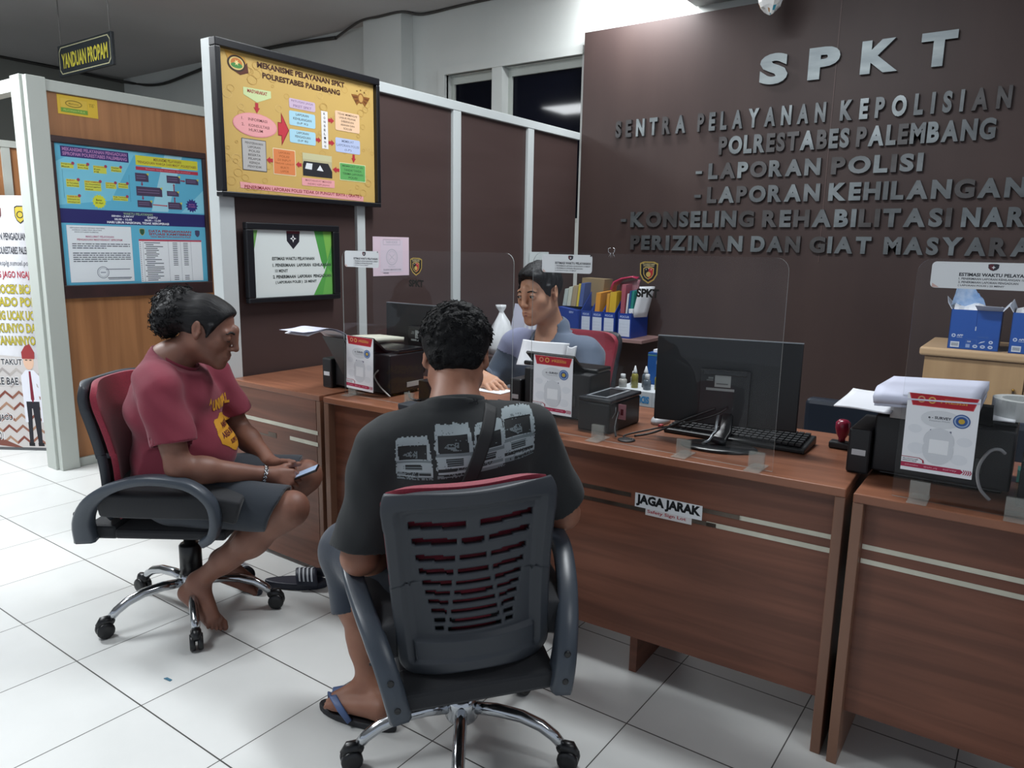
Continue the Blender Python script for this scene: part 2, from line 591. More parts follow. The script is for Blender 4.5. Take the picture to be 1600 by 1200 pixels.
# ------------------------------------------------------------------ raised metal letters on the brown board
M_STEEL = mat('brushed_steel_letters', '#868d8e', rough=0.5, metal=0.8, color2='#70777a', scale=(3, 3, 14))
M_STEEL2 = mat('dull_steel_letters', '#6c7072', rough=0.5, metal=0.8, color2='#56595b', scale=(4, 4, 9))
M_STEEL3 = mat('bright_reflection_steel', '#7f8587', rough=0.4, metal=0.85, color2='#63686a', scale=(4, 4, 9))  # brighter letter reflection put into the steel colour
M_STEEL4 = mat('dark_reflection_steel', '#575657', rough=0.55, metal=0.75, color2='#484646', scale=(4, 4, 9))  # darker letter reflection put into the colour, dealt out at random

def metal_line(name, label, words, z0, z1, depth, m, bold, gap=.11):
    rnd = random.Random(len(label))
    root = thing(name, label, 'sign letters', (0, 4.9, 0), 0, 'steel letters on the brown board')
    for txt, x0, x1 in words:
        # advance of every letter inside its word
        adv = []; x = 0.0
        for ch in txt:
            a, fs, lo, hi = glyphs(ch, bold)
            adv.append((ch, x, a, fs, lo, hi)); x += (hi[0] - lo[0]) + gap
        tot = x - gap
        sx = (x1 - x0) / tot
        for ch, ax, a, fs, lo, hi in adv:
            dash = ch == '-'
            q = (a - lo)
            if dash:
                zz0, zz1 = z0 + (z1 - z0) * .36, z0 + (z1 - z0) * .54
            else:
                zz0, zz1 = z0, z1
            sy = (zz1 - zz0) / max(hi[1] - lo[1], 1e-6)
            pts = [(x0 + (ax + p[0]) * sx, zz0 + p[1] * sy) for p in q]
            n = len(pts)
            vs = [(p[0], -depth, p[1]) for p in pts] + [(p[0], -0.0005, p[1]) for p in pts]
            F = []; edges = {}
            for f in fs:
                A = sum(pts[f[i]][0] * pts[f[(i + 1) % len(f)]][1] - pts[f[(i + 1) % len(f)]][0] * pts[f[i]][1] for i in range(len(f)))
                f = f if A > 0 else f[::-1]
                F.append(f)
                for i in range(len(f)):
                    edges[(f[i], f[(i + 1) % len(f)])] = edges.get((f[i], f[(i + 1) % len(f)]), 0) + 1
            for (i, j) in list(edges):
                if (j, i) not in edges:
                    F.append((i, n + i, n + j, j)[::-1])
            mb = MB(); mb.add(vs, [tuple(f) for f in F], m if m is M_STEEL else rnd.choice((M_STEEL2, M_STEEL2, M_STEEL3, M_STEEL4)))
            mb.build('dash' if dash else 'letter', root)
    return root

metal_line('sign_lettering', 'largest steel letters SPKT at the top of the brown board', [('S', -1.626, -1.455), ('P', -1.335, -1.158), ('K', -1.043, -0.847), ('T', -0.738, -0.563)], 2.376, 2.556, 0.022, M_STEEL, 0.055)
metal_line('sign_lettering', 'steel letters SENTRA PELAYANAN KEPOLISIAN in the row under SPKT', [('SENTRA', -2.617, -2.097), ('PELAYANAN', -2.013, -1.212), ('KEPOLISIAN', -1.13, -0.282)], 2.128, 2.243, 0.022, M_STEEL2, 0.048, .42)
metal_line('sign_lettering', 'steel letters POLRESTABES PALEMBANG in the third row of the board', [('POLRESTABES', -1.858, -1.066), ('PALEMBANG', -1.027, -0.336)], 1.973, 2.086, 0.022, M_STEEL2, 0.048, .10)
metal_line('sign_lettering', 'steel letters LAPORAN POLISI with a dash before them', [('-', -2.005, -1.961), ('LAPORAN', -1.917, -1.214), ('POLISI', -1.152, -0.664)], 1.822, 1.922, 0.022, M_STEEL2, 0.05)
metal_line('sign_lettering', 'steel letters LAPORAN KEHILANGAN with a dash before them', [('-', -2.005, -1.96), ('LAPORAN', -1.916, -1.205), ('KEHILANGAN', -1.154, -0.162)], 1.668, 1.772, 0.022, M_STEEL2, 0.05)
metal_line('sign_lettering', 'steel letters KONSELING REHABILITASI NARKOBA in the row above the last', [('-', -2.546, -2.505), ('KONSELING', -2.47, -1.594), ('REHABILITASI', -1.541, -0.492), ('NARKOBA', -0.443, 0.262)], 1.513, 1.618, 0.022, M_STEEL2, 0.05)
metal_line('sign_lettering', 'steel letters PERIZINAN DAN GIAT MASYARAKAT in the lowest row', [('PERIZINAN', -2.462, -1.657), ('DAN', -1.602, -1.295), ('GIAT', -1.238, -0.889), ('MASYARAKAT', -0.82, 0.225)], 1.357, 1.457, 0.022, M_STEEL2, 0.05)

# ------------------------------------------------------------------ framed posters
M_BLACKF = mat('black_frame', '#14151a', rough=0.35)
M_DARKW = mat('dark_wood_frame', '#3a2324', rough=0.45, color2='#2c1b1c', scale=(3, 3, 3), noise=3)

def framed(name, label, X, y0, y1, z0, z1, iy0, iy1, iz0, iz1, fm, depth, draw, cat='poster', back=None):
    t = thing(name, label, cat, (X, y0, z0))
    f = MB()
    d = depth
    f.box((0, 0, 0), (d, y1 - y0, iz0 - z0), fm); f.box((0, 0, iz1 - z0), (d, y1 - y0, z1 - z0), fm)
    f.box((0, 0, iz0 - z0), (d, iy0 - y0, iz1 - z0), fm); f.box((0, iy1 - y0, iz0 - z0), (d, y1 - y0, iz1 - z0), fm)
    f.build('frame', t, bevel=.004)
    p = MB(); W = iy1 - iy0; H = iz1 - iz0
    p.box((0.002, iy0 - y0, iz0 - z0), (d * .45, iy1 - y0, iz1 - z0), ink(back))
    pr = Print(); draw(pr, W, H)
    pr.mesh(p, (d * .45, iy0 - y0, iz0 - z0), (0, 1, 0), (0, 0, 1))
    p.build('printed_sheet', t)
    return t

def shield(p, cx, cy, w, h, rim, l, r, gold=None):
    def pts(s):
        return [(cx - w * .5 * s, cy + h * .42 * s), (cx - w * .28 * s, cy + h * .5 * s), (cx + w * .28 * s, cy + h * .5 * s), (cx + w * .5 * s, cy + h * .42 * s),
                (cx + w * .48 * s, cy - h * .08 * s), (cx + w * .3 * s, cy - h * .34 * s), (cx, cy - h * .5 * s), (cx - w * .3 * s, cy - h * .34 * s), (cx - w * .48 * s, cy - h * .08 * s)]
    p.poly(pts(1.0)[::-1], rim)
    a = pts(.86); p.poly(a[::-1], l)
    if r != l:
        p.poly([(cx, cy + h * .43), (cx, cy - h * .43), (cx + w * .26, cy - h * .29), (cx + w * .41, cy - h * .07), (cx + w * .43, cy + h * .36), (cx + w * .24, cy + h * .43)], r)
    if gold:
        p.star(cx, cy + h * .02, w * .1, w * .2, 8, gold)
    return p

def draw_yellow(p, W, H):
    Y1, BR, PK, RD, GD = '#d9a646', '#43241c', '#e7a3a4', '#b3343f', '#c2913c'
    rnd = random.Random(4)
    for k in range(150):                       # faint damask scrolls of the paper, denser at the edges
        x = rnd.random() * W; y = rnd.random() * H
        if .09 < x < .78 and .06 < y < .46 and rnd.random() < .75: continue
        r = .008 + rnd.random() * .018
        p.ring(x, y, r, r * .8, .0025, rnd.choice(('#c49f58', '#d3b270', '#be9852')), 10)
    p.text('MEKANISME PELAYANAN SPKT', .19, .532, .684, .556, BR, .035)
    p.text('POLRESTABES PALEMBANG', .215, .492, .655, .516, BR, .035)
    p.poly([(.03, .575), (.075, .565), (.128, .56), (.14, .53), (.135, .505), (.105, .49), (.065, .508), (.045, .545)], GD)
    p.poly([(.06, .503), (.105, .485), (.145, .5), (.14, .54), (.125, .525), (.09, .505)], '#5a2f24')
    p.ell(.088, .528, .044, .033, '#3c2a20'); p.ell(.088, .528, .036, .026, '#d9c07a'); p.ell(.088, .53, .028, .02, '#c4793c')
    p.ell(.088, .52, .028, .011, '#4c8a49'); p.star(.088, .531, .006, .013, 6, '#e8d590')
    # the emblem at the right: spread wings round a shield under three stars
    for s in (-1, 1):
        for k in range(5):
            p.poly([(.789 + s * .012, .512 - k * .006), (.789 + s * (.062 - k * .007), .512 - k * .009), (.789 + s * (.055 - k * .007), .5 - k * .009), (.789 + s * .012, .503 - k * .006)][::s], '#6d4022' if k % 2 else '#8a5a2c')
    p.ell(.789, .5, .021, .024, '#8c5c30'); p.ell(.789, .5, .014, .018, '#c49a58')
    for x, y in ((.765, .531), (.789, .538), (.813, .531)): p.star(x, y, .0025, .006, 5, '#5d3d1f')
    p.poly([(.115, .44), (.115, .41), (.182, .386), (.256, .415), (.256, .444)], '#c9d8a0')
    p.text('MASYARAKAT', .135, .421, .236, .436, '#9c2c34', .03)
    p.arrow(.18, .384, .179, .34, .016, RD)
    p.ell(.169, .29, .113, .05, '#dd8f93'); p.ell(.169, .291, .109, .047, PK)
    p.text('1.    INFORMASI', .1, .306, .23, .318, '#7a4a4a', .01); p.text('2.    KONSULTASI', .1, .281, .24, .293, '#7a4a4a', .01); p.text('HUKUM', .135, .262, .205, .274, '#7a4a4a', .01)
    p.poly([(.286, .32), (.286, .262), (.304, .262), (.304, .22), (.347, .291), (.306, .363), (.305, .32)], '#8e2631')
    p.poly([(.289, .317), (.289, .266), (.307, .266), (.307, .232), (.342, .291), (.309, .351), (.308, .317)], '#c23a46')
    def cell(x0, y0, x1, y1, c, lines, tc='#54504e', edge=None, r=.008):
        if edge: p.rrect(x0 - .003, y0 - .003, x1 + .003, y1 + .003, r, edge)
        p.rrect(x0, y0, x1, y1, r, c)
        n = len(lines); hh = (y1 - y0) * .9 / max(n, 1)
        for i, s in enumerate(lines):
            yy = y1 - (y1 - y0) * .05 - (i + 1) * hh
            wv = min((x1 - x0) * .9, len(s) * hh * .55)
            c0 = (x0 + x1) / 2
            p.text(s, c0 - wv / 2, yy + hh * .22, c0 + wv / 2, yy + hh * .8, tc, .01)
    cell(.352, .392, .501, .434, '#c9b3c9', ['PETUGAS JAGA', 'PIKET SPKT'], '#8a6f93')
    cell(.35, .317, .499, .38, '#a9d3e3', ['LAPORAN', 'KEHILANGAN', '(LP K)'])
    cell(.349, .241, .498, .3, '#a9d3e3', ['LAPORAN', 'PENGADUAN', '(LP B)'])
    p.arrow(.499, .27, .531, .269, .014, RD)
    p.rect(.535, .234, .574, .405, '#e9e7e6')
    for i, ch in enumerate('KONSELING'):
        p.text(ch, .549, .388 - i * .0184, .56, .399 - i * .0184, '#3c3437', .03)
    p.arrow(.577, .368, .614, .369, .015, RD); p.arrow(.576, .265, .614, .266, .015, RD)
    cell(.62, .33, .777, .42, '#edc7a4', ['TIDAK MEMENUHI', 'UNSUR PIDANA', 'DIBERIKAN', 'ARAHAN DAN', 'SOLUSI'], '#5a453b')
    cell(.619, .229, .778, .296, '#b7c3e2', ['MEMBUAT', 'LAPORAN POLISI', '(LP)'], '#77809c')
    p.arrow(.735, .226, .733, .186, .015, RD)
    cell(.644, .1, .809, .178, '#62a75f', ['MEMBUAT LP (B)', 'TANDAI TANDA', 'TERIMA LAPORAN', 'POLISI'], '#39603a', '#d9e2b0', .003)
    p.arrow(.64, .142, .597, .143, .015, RD)
    p.rect(.418, .1, .593, .203, '#b9b18c'); p.rect(.418, .175, .593, .203, '#c6c29a'); p.poly([(.418, .1), (.593, .1), (.594, .13), (.57, .166), (.425, .166), (.418, .15)], '#2a2a2e')
    p.poly([(.43, .132), (.47, .13), (.475, .158), (.44, .158)], '#dfe3e6'); p.poly([(.5, .13), (.54, .128), (.52, .155)], '#e6e8ea')
    cell(.41, .055, .607, .09, PK, ['MASYARAKAT MENGISI', 'INDEKS KEPUASAN'], '#a5656b', None, .004)
    p.arrow(.412, .146, .379, .146, .015, RD)
    cell(.257, .095, .374, .203, '#d98350', ['LAPORAN', 'POLISI', 'DI INPUT', 'TINDAK LANJUT', 'BUKTI', 'LAPOR'], '#a85c34', '#ead9b6', .003)
    p.arrow(.253, .15, .219, .151, .015, RD)
    cell(.098, .1, .216, .227, '#b4b2b0', ['PENYERAHAN', 'LAPORAN', 'POLISI', 'BESERTA', 'PELAPOR', 'KEPADA', 'PENYIDIK'], '#54504e', '#5a5a5a', .002)
    p.poly([(.078, .046), (.08, .02), (.794, .003), (.795, .026)][::1], PK)
    a, fs, lo, hi = glyphs('PENERIMAAN LAPORAN POLISI TIDAK DI PUNGUT BIAYA ( GRATIS )', .02)
    p.text('PENERIMAAN LAPORAN POLISI TIDAK DI PUNGUT BIAYA ( GRATIS )', .1, .015, .78, .034, '#8e2f38', .02)

framed('framed_poster', 'large yellow flowchart poster in a black frame at the partition top', -2.914, 1.912, 2.835, 1.552, 2.184, 1.937, 2.812, 1.574, 2.15, M_BLACKF, .045, draw_yellow, back='#caa862')

def draw_small(p, W, H):
    p.rect(0, 0, W, H, '#d9e0de')
    p.poly([(.347, H), (.385, .165), (.404, .12), (.43, .17), (W, .2), (W, H)], '#4f9a4a'); p.poly([(.4, H), (.425, .165), (W, .24), (W, H)], '#7cb653')
    p.poly([(.335, 0), (.406, .11), (.43, .17), (W, .2), (W, 0)], '#58a34e'); p.poly([(.39, 0), (.425, .13), (W, .1), (W, 0)], '#6bb056')
    p.poly([(0, .3), (0, .18), (.03, .3)], '#6da258')
    p.poly([(.186, .301), (.187, .255), (.222, .217), (.258, .252), (.262, .301)][::1], '#24222c'); p.rect(.186, .289, .262, .301, '#5c2a34')
    p.star(.223, .266, .007, .018, 4, '#e8e8ea'); p.ell(.223, .266, .005, .005, '#24222c')
    c = '#3a4140'
    p.text('ESTIMASI WAKTU PELAYANAN', .102, .167, .344, .182, c, .03)
    p.text('1. PENERIMAAN  LAPORAN  KEHILANGAN', .103, .137, .446, .152, c, .03)
    p.text('10 MENIT', .116, .111, .187, .126, c, .03)
    p.text('2. PENERIMAAN  LAPORAN  PENGADUAN', .103, .084, .446, .099, c, .03)
    p.text('( LAPORAN POLISI )  25 MENIT', .116, .057, .354, .073, c, .03)
framed('framed_poster', 'small white and green service time poster in a black frame', -2.914, 2.03, 2.56, 1.093, 1.45, 2.067, 2.52, 1.117, 1.42, M_BLACKF, .03, draw_small, back='#d9e0de')

def draw_blue(p, W, H):
    p.rect(0, 0, W, H, '#5fb0cf')
    p.poly([(0, .46), (.3, .5), (.46, .78), (.6, H), (.2, H), (0, .7)], '#79c3da'); p.poly([(.55, .45), (.66, .45), (.78, H), (.66, H)], '#9fd2e2'); p.poly([(.75, .45), (W, .6), (W, .45)], '#86c8dd')
    p.rect(.035, .733, .426, .792, '#3a2f6b')
    p.text('MEKANISME PELAYANAN PENGADUAN', .045, .766, .415, .786, '#b07fb0', .03); p.text('SIPROPAM POLRESTABES PALEMBANG', .045, .741, .415, .761, '#b07fb0', .03)
    p.rect(.469, .726, .885, .784, '#d3cf3f'); p.text('MEKANISME PELAYANAN', .585, .758, .77, .777, '#8a6a32', .02)
    p.text('"PENGADUAN WARGA DAN MASY", POLRESTABES', .48, .734, .875, .753, '#8a6a32', .02)
    p.rect(.467, .696, .885, .717, '#b3364a'); p.text('Melayani dengan transparan dan akuntabel', .53, .7, .83, .712, '#d98a94', .01)
    yl = '#c9cc50'
    for (x0, y0, x1, y1, s) in ((.031, .67, .1, .699, ['Pengaduan', 'Masuk']), (.121, .67, .184, .701, ['Catat di', 'Buku Reg']), (.211, .655, .287, .698, ['Disposisi', 'Kasi', 'PTM']), (.314, .671, .377, .702, ['Gelar', 'Perkara']),
                               (.052, .565, .123, .609, ['SURAT', 'di Teruskan', 'Unit Provos']), (.153, .551, .248, .608, ['UNIT PAMINAL', 'dan Penyelidikan', 'Pemanggilan', 'Saksi']), (.275, .571, .338, .607, ['LAPORAN', 'ke Kasi', 'Propam']), (.351, .578, .411, .609, ['Putusan', 'Pimpinan']),
                               (.048, .471, .122, .518, ['TERBUKTI', 'Dilimpah ke', 'Wabprof']), (.313, .503, .404, .53, ['Tdk Terbukti', 'SP2HP2 Pelapor'])):
        p.rect(x0, y0, x1, y1, yl); n = len(s); hh = (y1 - y0) / n
        for i, q in enumerate(s):
            p.text(q, x0 + .004, y1 - (i + 1) * hh + hh * .25, min(x1 - .004, x0 + .004 + len(q) * hh * .6), y1 - (i + 1) * hh + hh * .8, '#4e4e2a' if i or len(s) < 3 else '#b0522f', .02, align='l')
        p.ell(x1 - .003, y1, .009, .009, '#a0405a')
    p.star(.23, .491, .034, .042, 14, '#cfd63f'); p.text('Batas', .212, .494, .246, .505, '#4a4a22', .02); p.text('30 Hari', .207, .477, .252, .488, '#4a4a22', .02)
    for x in (.035, .42): p.rect(x, .5, x + .0015, .66, '#3f6f8c')
    for (x0, y0, x1, y1) in ((.46, .627, .544, .678), (.664, .632, .755, .678), (.794, .633, .884, .668), (.461, .541, .628, .597), (.66, .55, .741, .582), (.463, .471, .556, .513), (.663, .468, .757, .512)):
        p.poly([(x0, y0), (x1, y0), (x1, y1 - .014), (x1 - .014, y1), (x0, y1)], '#4a3d57'); p.poly([(x1, y1 - .014), (x1 + .004, y1 + .003), (x1 - .014, y1)], '#c9c552')
        for k in range(2): p.rect(x0 + .008, y0 + (y1 - y0) * (.35 + .28 * k), x1 - .018, y0 + (y1 - y0) * (.35 + .28 * k) + .004, '#77688a')
    ar = '#8f3b52'
    p.arrow(.5, .625, .5, .6, .008, ar); p.arrow(.5, .54, .5, .515, .008, ar); p.arrow(.56, .49, .66, .487, .006, '#b83440'); p.arrow(.71, .51, .71, .548, .008, ar); p.arrow(.71, .58, .71, .63, .008, ar); p.arrow(.757, .652, .792, .65, .008, ar)
    p.star(.828, .497, .033, .045, 13, '#332f78'); p.text('BATAS', .808, .5, .848, .509, '#b46a9c', .02); p.text('14 HARI', .804, .486, .852, .495, '#b46a9c', .02)
    p.rect(0, .36, W, .442, '#2a2a66')
    p.text('WAKTU PELAYANAN', .369, .419, .555, .434, '#8fa98a', .03)
    p.text('SENIN - JUM\'AT', .296, .402, .434, .416, '#d5d8e4', .04); p.text('08.00 - 15.00', .312, .385, .42, .398, '#d5d8e4', .04)
    p.text('SABTU', .52, .402, .585, .416, '#d5d8e4', .04); p.text('08.00 - 12.00', .5, .385, .607, .398, '#d5d8e4', .04)
    p.text('HARI LIBUR NASIONAL TIDAK BEROPERASI', .267, .366, .66, .38, '#e2e4ec', .04)
    p.rect(.03, .015, .41, .349, '#dfe5ea'); p.frame(.03, .015, .41, .349, .0012, '#6d8aa8')
    for i, s in enumerate(('KEPOLISIAN NEGARA REPUBLIK INDONESIA', 'DAERAH SUMATERA SELATAN', 'RESOR KOTA BESAR PALEMBANG')): p.text(s, .05 + .012 * i, .33 - i * .012, .25 - .02 * i, .337 - i * .012, '#5c6672', .02)
    p.text('MAKLUMAT PELAYANAN', .135, .278, .3, .29, '#b0708c', .03); p.text('PENGADUAN MASYARAKAT SIPROPAM', .085, .26, .35, .272, '#a8556f', .03)
    rnd = random.Random(9)
    for i, yy in enumerate((.238, .226, .214, .184, .172, .16, .148, .136)):
        x = .055; end = .395 if i not in (2, 7) else .25
        while x < end:
            w = .012 + rnd.random() * .028; p.rect(x, yy, min(x + w, end), yy + .0055, '#565c66'); x += w + .004
    p.ring(.22, .072, .036, .036, .004, '#7f8794'); p.ring(.22, .072, .027, .027, .002, '#7f8794'); p.rect(.205, .069, .236, .075, '#8a92a0')
    p.rect(.24, .088, .385, .093, '#7a808c'); p.rect(.245, .036, .392, .041, '#4c525c'); p.rect(.25, .028, .385, .032, '#5c626c')
    shield(p, .479, .318, .034, .044, '#c9b04a', '#2f5a44', '#2f5a44'); shield(p, .856, .316, .034, .044, '#3a3550', '#4a4668', '#4a4668')
    p.text('DATA PENGAWASAN', .522, .318, .812, .334, '#94434e', .045); p.text('SITUASI KAMTIBMAS', .522, .3, .812, .315, '#94434e', .045); p.text('YANG MELIBATKAN ANGGOTA POLRI', .53, .285, .806, .296, '#94434e', .03)
    p.rect(.453, .008, .881, .274, '#e3e7ec'); p.rect(.453, .263, .881, .274, '#b4465a')
    for x in (.478, .645, .73, .803): p.rect(x, .008, x + .0015, .263, '#7a828e')
    for i in range(21):
        y = .25 - i * .0117
        p.rect(.458, y, .464, y + .005, '#6a707a')
        p.rect(.486 + (.01 if i % 3 else 0), y, .486 + .06 + rnd.random() * .08, y + .005, '#4e545e')
        if i < 13 or i > 17:
            p.rect(.676, y, .708, y + .005, '#5a606a'); p.rect(.75, y, .782, y + .005, '#5a606a')
framed('framed_poster', 'blue complaint procedure poster in a dark wooden frame on the booth', -4.694, 2.015, 2.998, 1.018, 1.938, 2.057, 2.972, 1.095, 1.9, M_DARKW, .03, draw_blue, back='#5fb0cf')

# yellow hand-out stapled above the blue poster
ys = MB(); ys.box((0, 0, 0), (.0015, .222, .105), ink('#d9b53c'))
pr = Print(); pr.rect(.014, .012, .165, .09, '#c9a534'); pr.rect(.016, .036, .163, .088, '#d6b548'); pr.ring(.088, .062, .047, .02, .006, '#8f7a2c'); pr.text('Maklumat', .06, .056, .116, .068, '#9a8230', .01)
pr.rect(.016, .012, .163, .036, '#6f9a3c'); pr.text('PELAYANAN PUBLIK', .03, .018, .15, .03, '#a8bf62', .02)
pr.text('16', .177, .058, .2, .075, '#a98c30', .02); pr.rect(.172, .074, .207, .077, '#b09336')
pr.mesh(ys, (.0015, 0, 0), (0, 1, 0), (0, 0, 1))
tag(ys.build('notice_sheet', loc=(-4.694, 2.105, 2.064)), 'small yellow notice with a green band stapled near the booth top', 'notice')

# pink notice taped to the partition
pk = MB(); pk.box((0, 0, 0), (.0012, .275, .208), ink('#dcc6d2'))
pr = Print(); pr.rect(.055, .02, .225, .19, '#d6c8d4'); pr.ring(.14, .1, .044, .044, .005, '#b9b4bf'); pr.ring(.14, .1, .032, .032, .002, '#bdb8c2')
for (a, b) in (((.12, .085), (.16, .115)), ((.12, .115), (.16, .085))):
    pr.poly([(a[0], a[1] - .002), (b[0], b[1] - .002), (b[0], b[1] + .002), (a[0], a[1] + .002)], '#bbb6c0')
pr.frame(.075, .165, .205, .195, .002, '#a9a4b0'); pr.text('TANPA ROKOK', .095, .173, .185, .187, '#b3aeb9', .02)
pr.text('Kawasan', .115, .045, .165, .054, '#bdb8c2', .01); pr.text('DILARANG MEROKOK DI SINI', .075, .028, .21, .037, '#8f8a96', .03); pr.text('terima kasih', .075, .012, .115, .021, '#8f8a96', .02)
pr.mesh(pk, (.0012, 0, 0), (0, 1, 0), (0, 0, 1))
tag(pk.build('notice_sheet', loc=(-2.936, 2.832, 1.196)), 'pale pink no smoking notice taped on the brown partition', 'notice')

# white paper taped to the last post, behind the man in blue
wp = MB(); wp.box((0, 0, 0), (.001, .24, .30), ink('#cdd6d6'))
pr = Print()
for i in range(9): pr.rect(.04, .05 + i * .022, .15 + .03 * (i % 3), .053 + i * .022, '#a9b4b6')
pr.mesh(wp, (.001, 0, 0), (0, 1, 0), (0, 0, 1))
tag(wp.build('notice_sheet', loc=(-2.913, 4.27, 1.03)), 'white paper with faint lines taped on the post behind the man in blue', 'notice')

# hanging name plate over the booths
t = thing('hanging_sign', 'dark name plate YANDUAN PROPAM hanging under the ceiling by thin rods', 'sign', (-6.165, 3.0, 2.735))
b = MB(); b.box((-.415, -.012, -.115), (.415, .012, .115), mat('sign_navy', '#23282c', rough=.4)); b.build('board', t, bevel=.003)
f = MB(); gl = mat('sign_pale_line', '#a7a583', rough=.5)
def _rim(off):
    w, h, c = .395 - off, .1 - off, .03
    return [(-w + c, -h), (w - c, -h), (w, -h + c), (w, h - c), (w - c, h), (-w + c, h), (-w, h - c), (-w, -h + c)]
o1, o2 = _rim(0), _rim(.007)
f.add([(x, -.0125, z) for x, z in o1] + [(x, -.0125, z) for x, z in o2], [(i, (i + 1) % 8, 8 + (i + 1) % 8, 8 + i) for i in range(8)], gl)
pr = Print(); pr.text('YANDUAN PROPAM', -.355, -.062, .355, .05, '#b5ac3f', .03); pr.mesh(f, (0, -.0125, 0), (1, 0, 0), (0, 0, 1))
f.build('gold_lettering', t)
for x in (-.38, .38): MB().tube([(x, 0, .115), (x, 0, .535)], .004, mat('thin_rod', '#6b6a68', rough=.5), seg=6).build('hanging_rod', t)

# standing banner in the booth doorway
BW = .80
bn = thing('x_banner', 'standing white campaign banner with yellow slogans beside the booth post', 'banner', (-5.477, 1.911, 0), math.atan2(.564, .826))
M_BAN = mat('banner_vinyl', '#dcdde2', rough=.45)
bb = MB()
def ban(u, v):
    return (-.33 + BW * u, -.03 * math.sin(v * 3.0) - .02 * (1 - v) ** 3, 0.02 + 1.60 * v)
bb.sheet(lambda u, v: ban(u, v), 2, 16, M_BAN, th=.0015)
pr = Print()
W = BW
rows = [('PELAYANAN PENGADUAN ONLINE', 1.33, 1.375, '#3f4046', .02, .37, .75), ('SIPROPAM POLRESTABES PALEMBANG', 1.245, 1.29, '#3f4046', .02, .362, .722), ('polrestabesplg.sumsel.polri.id', 1.165, 1.205, '#5a5c64', 0.0, .366, .706), ('WONG JAGO NGAJAK', 1.085, 1.14, '#a02f3e', .02, .368, .703),
        ('NGOCEK BICARO', 1.0, 1.055, '#b3a63c', .03, .407, .727), ('LU ADO POLISI', .92, .975, '#b3a63c', .03, .376, .726), ('WONG UCAK UCAK', .835, .89, '#b3a63c', .03, .35, .72), ('PELAKUNYO DAK', .755, .81, '#b3a63c', .03, .334, .704), ('PELAYANANNYO', .675, .73, '#b3a63c', .03, .313, .658)]
pr.poly([(0, 0.0), (W, .0), (W, .58), (.0, .64)], '#c4bfbd')
for k in range(7):
    for q in range(8):
        x = q * .09 + .02; y = .02 + k * .075
        c = ('#8a5c4c', '#a27e68', '#7a4338')[(k + q) % 3]
        if k > 4: c = ('#a19a98', '#b0a9a4')[(k + q) % 2]
        pr.poly([(x, y), (x + .045, y + .04), (x + .09, y), (x + .09, y + .02), (x + .045, y + .06), (x, y + .02)], c)
pr.poly([(0, 0.05), (.45, .0), (.5, .0), (0, .22)], '#7a4a40')
for s, y0, y1, c, b_, xa, xb in rows:
    if c == '#b3a63c': pr.text(s, xa - .002, y0 - .003, xb + .002, y1 + .003, '#5d5a34', b_ + .02)
    pr.text(s, xa, y0, xb, y1, c, b_)
for s, y, x1 in (('JANGAN TAKUT', .535, .559), ('LAPORKE BAE', .415, .52), ('WONG JAGO', .17, .456), ('WONG KITO !', .05, .38)):
    pr.text(s, .236, y - .004, x1 + .004, y + .054, '#e4e4e6', .05); pr.text(s, .24, y, x1, y + .05, '#2f3036', .02)
shield(pr, .47, 1.485, .075, .095, '#6a3f3a', '#7d3540', '#4c4f6c'); shield(pr, .625, 1.485, .07, .11, '#2f2e2c', '#b5a23a', '#b5a23a'); pr.ring(.625, 1.485, .022, .022, .006, '#2f2e2c')
pr_all = pr; pr = Print()
# the drawn official in a white shirt
pr.poly([(.545, .10), (.565, .10), (.575, .25), (.58, .25), (.59, .10), (.612, .10), (.618, .29), (.55, .29)], '#23242c')
pr.poly([(.535, .19), (.55, .19), (.55, .28), (.62, .28), (.62, .19), (.635, .19), (.632, .39), (.605, .415), (.565, .415), (.538, .39)], '#dcdde6'); pr.poly([(.58, .41), (.59, .41), (.594, .29), (.585, .275), (.576, .29)], '#7a2335')
pr.ell(.585, .45, .027, .034, '#d9b49c'); pr.poly([(.553, .462), (.617, .462), (.62, .49), (.598, .525), (.572, .515), (.552, .49)], '#96393a'); pr.rect(.568, .455, .58, .459, '#3a2a28'); pr.rect(.59, .455, .602, .459, '#3a2a28')
pr.rect(.54, .085, .57, .10, '#1b1b20'); pr.rect(.588, .085, .62, .10, '#1b1b20')
for vs, fs, c, k, bx in pr.its:
    pr_all.items.append(([(.60 + (x - .585) * 1.25, (y - .085) * 1.53 + .01) for x, y in vs], fs, c, k))
pr = pr_all
pm = MB(); pr.mesh(pm, (-.33, 0, 0.02), (1, 0, 0), (0, 0, 1), lift=.0015)
# print follows the slightly bowed vinyl
pm.v = [(x, y - .03 * math.sin((z - .02) / 1.6 * 3.0) - .02 * (1 - (z - .02) / 1.6) ** 3, z) for x, y, z in pm.v]
for i_, f_ in enumerate(pm.f):
    bb.f.append(tuple(len(bb.v) + q for q in f_)); bb.m.append(bb.slot(pm.mats[pm.m[i_]])); bb.smooth.append(False)
bb.v += pm.v
bb.build('banner_sheet', bn)
st = MB(); sm = mat('banner_stand_grey', '#55575a', rough=.4)
st.tube([(-.31, .03, 1.6), (0, .06, .55), (.2, .2, 0.008)], .006, sm, seg=6); st.tube([(.44, .03, 1.6), (0, .075, .55), (-.2, .2, 0.008)], .006, sm, seg=6)
st.tube([(-.31, .0, .03), (0, .06, .55), (.44, .0, .03)], .006, sm, seg=6); st.box((-.33, -.02, 0), (.47, .03, .02), sm)
st.build('stand', bn)

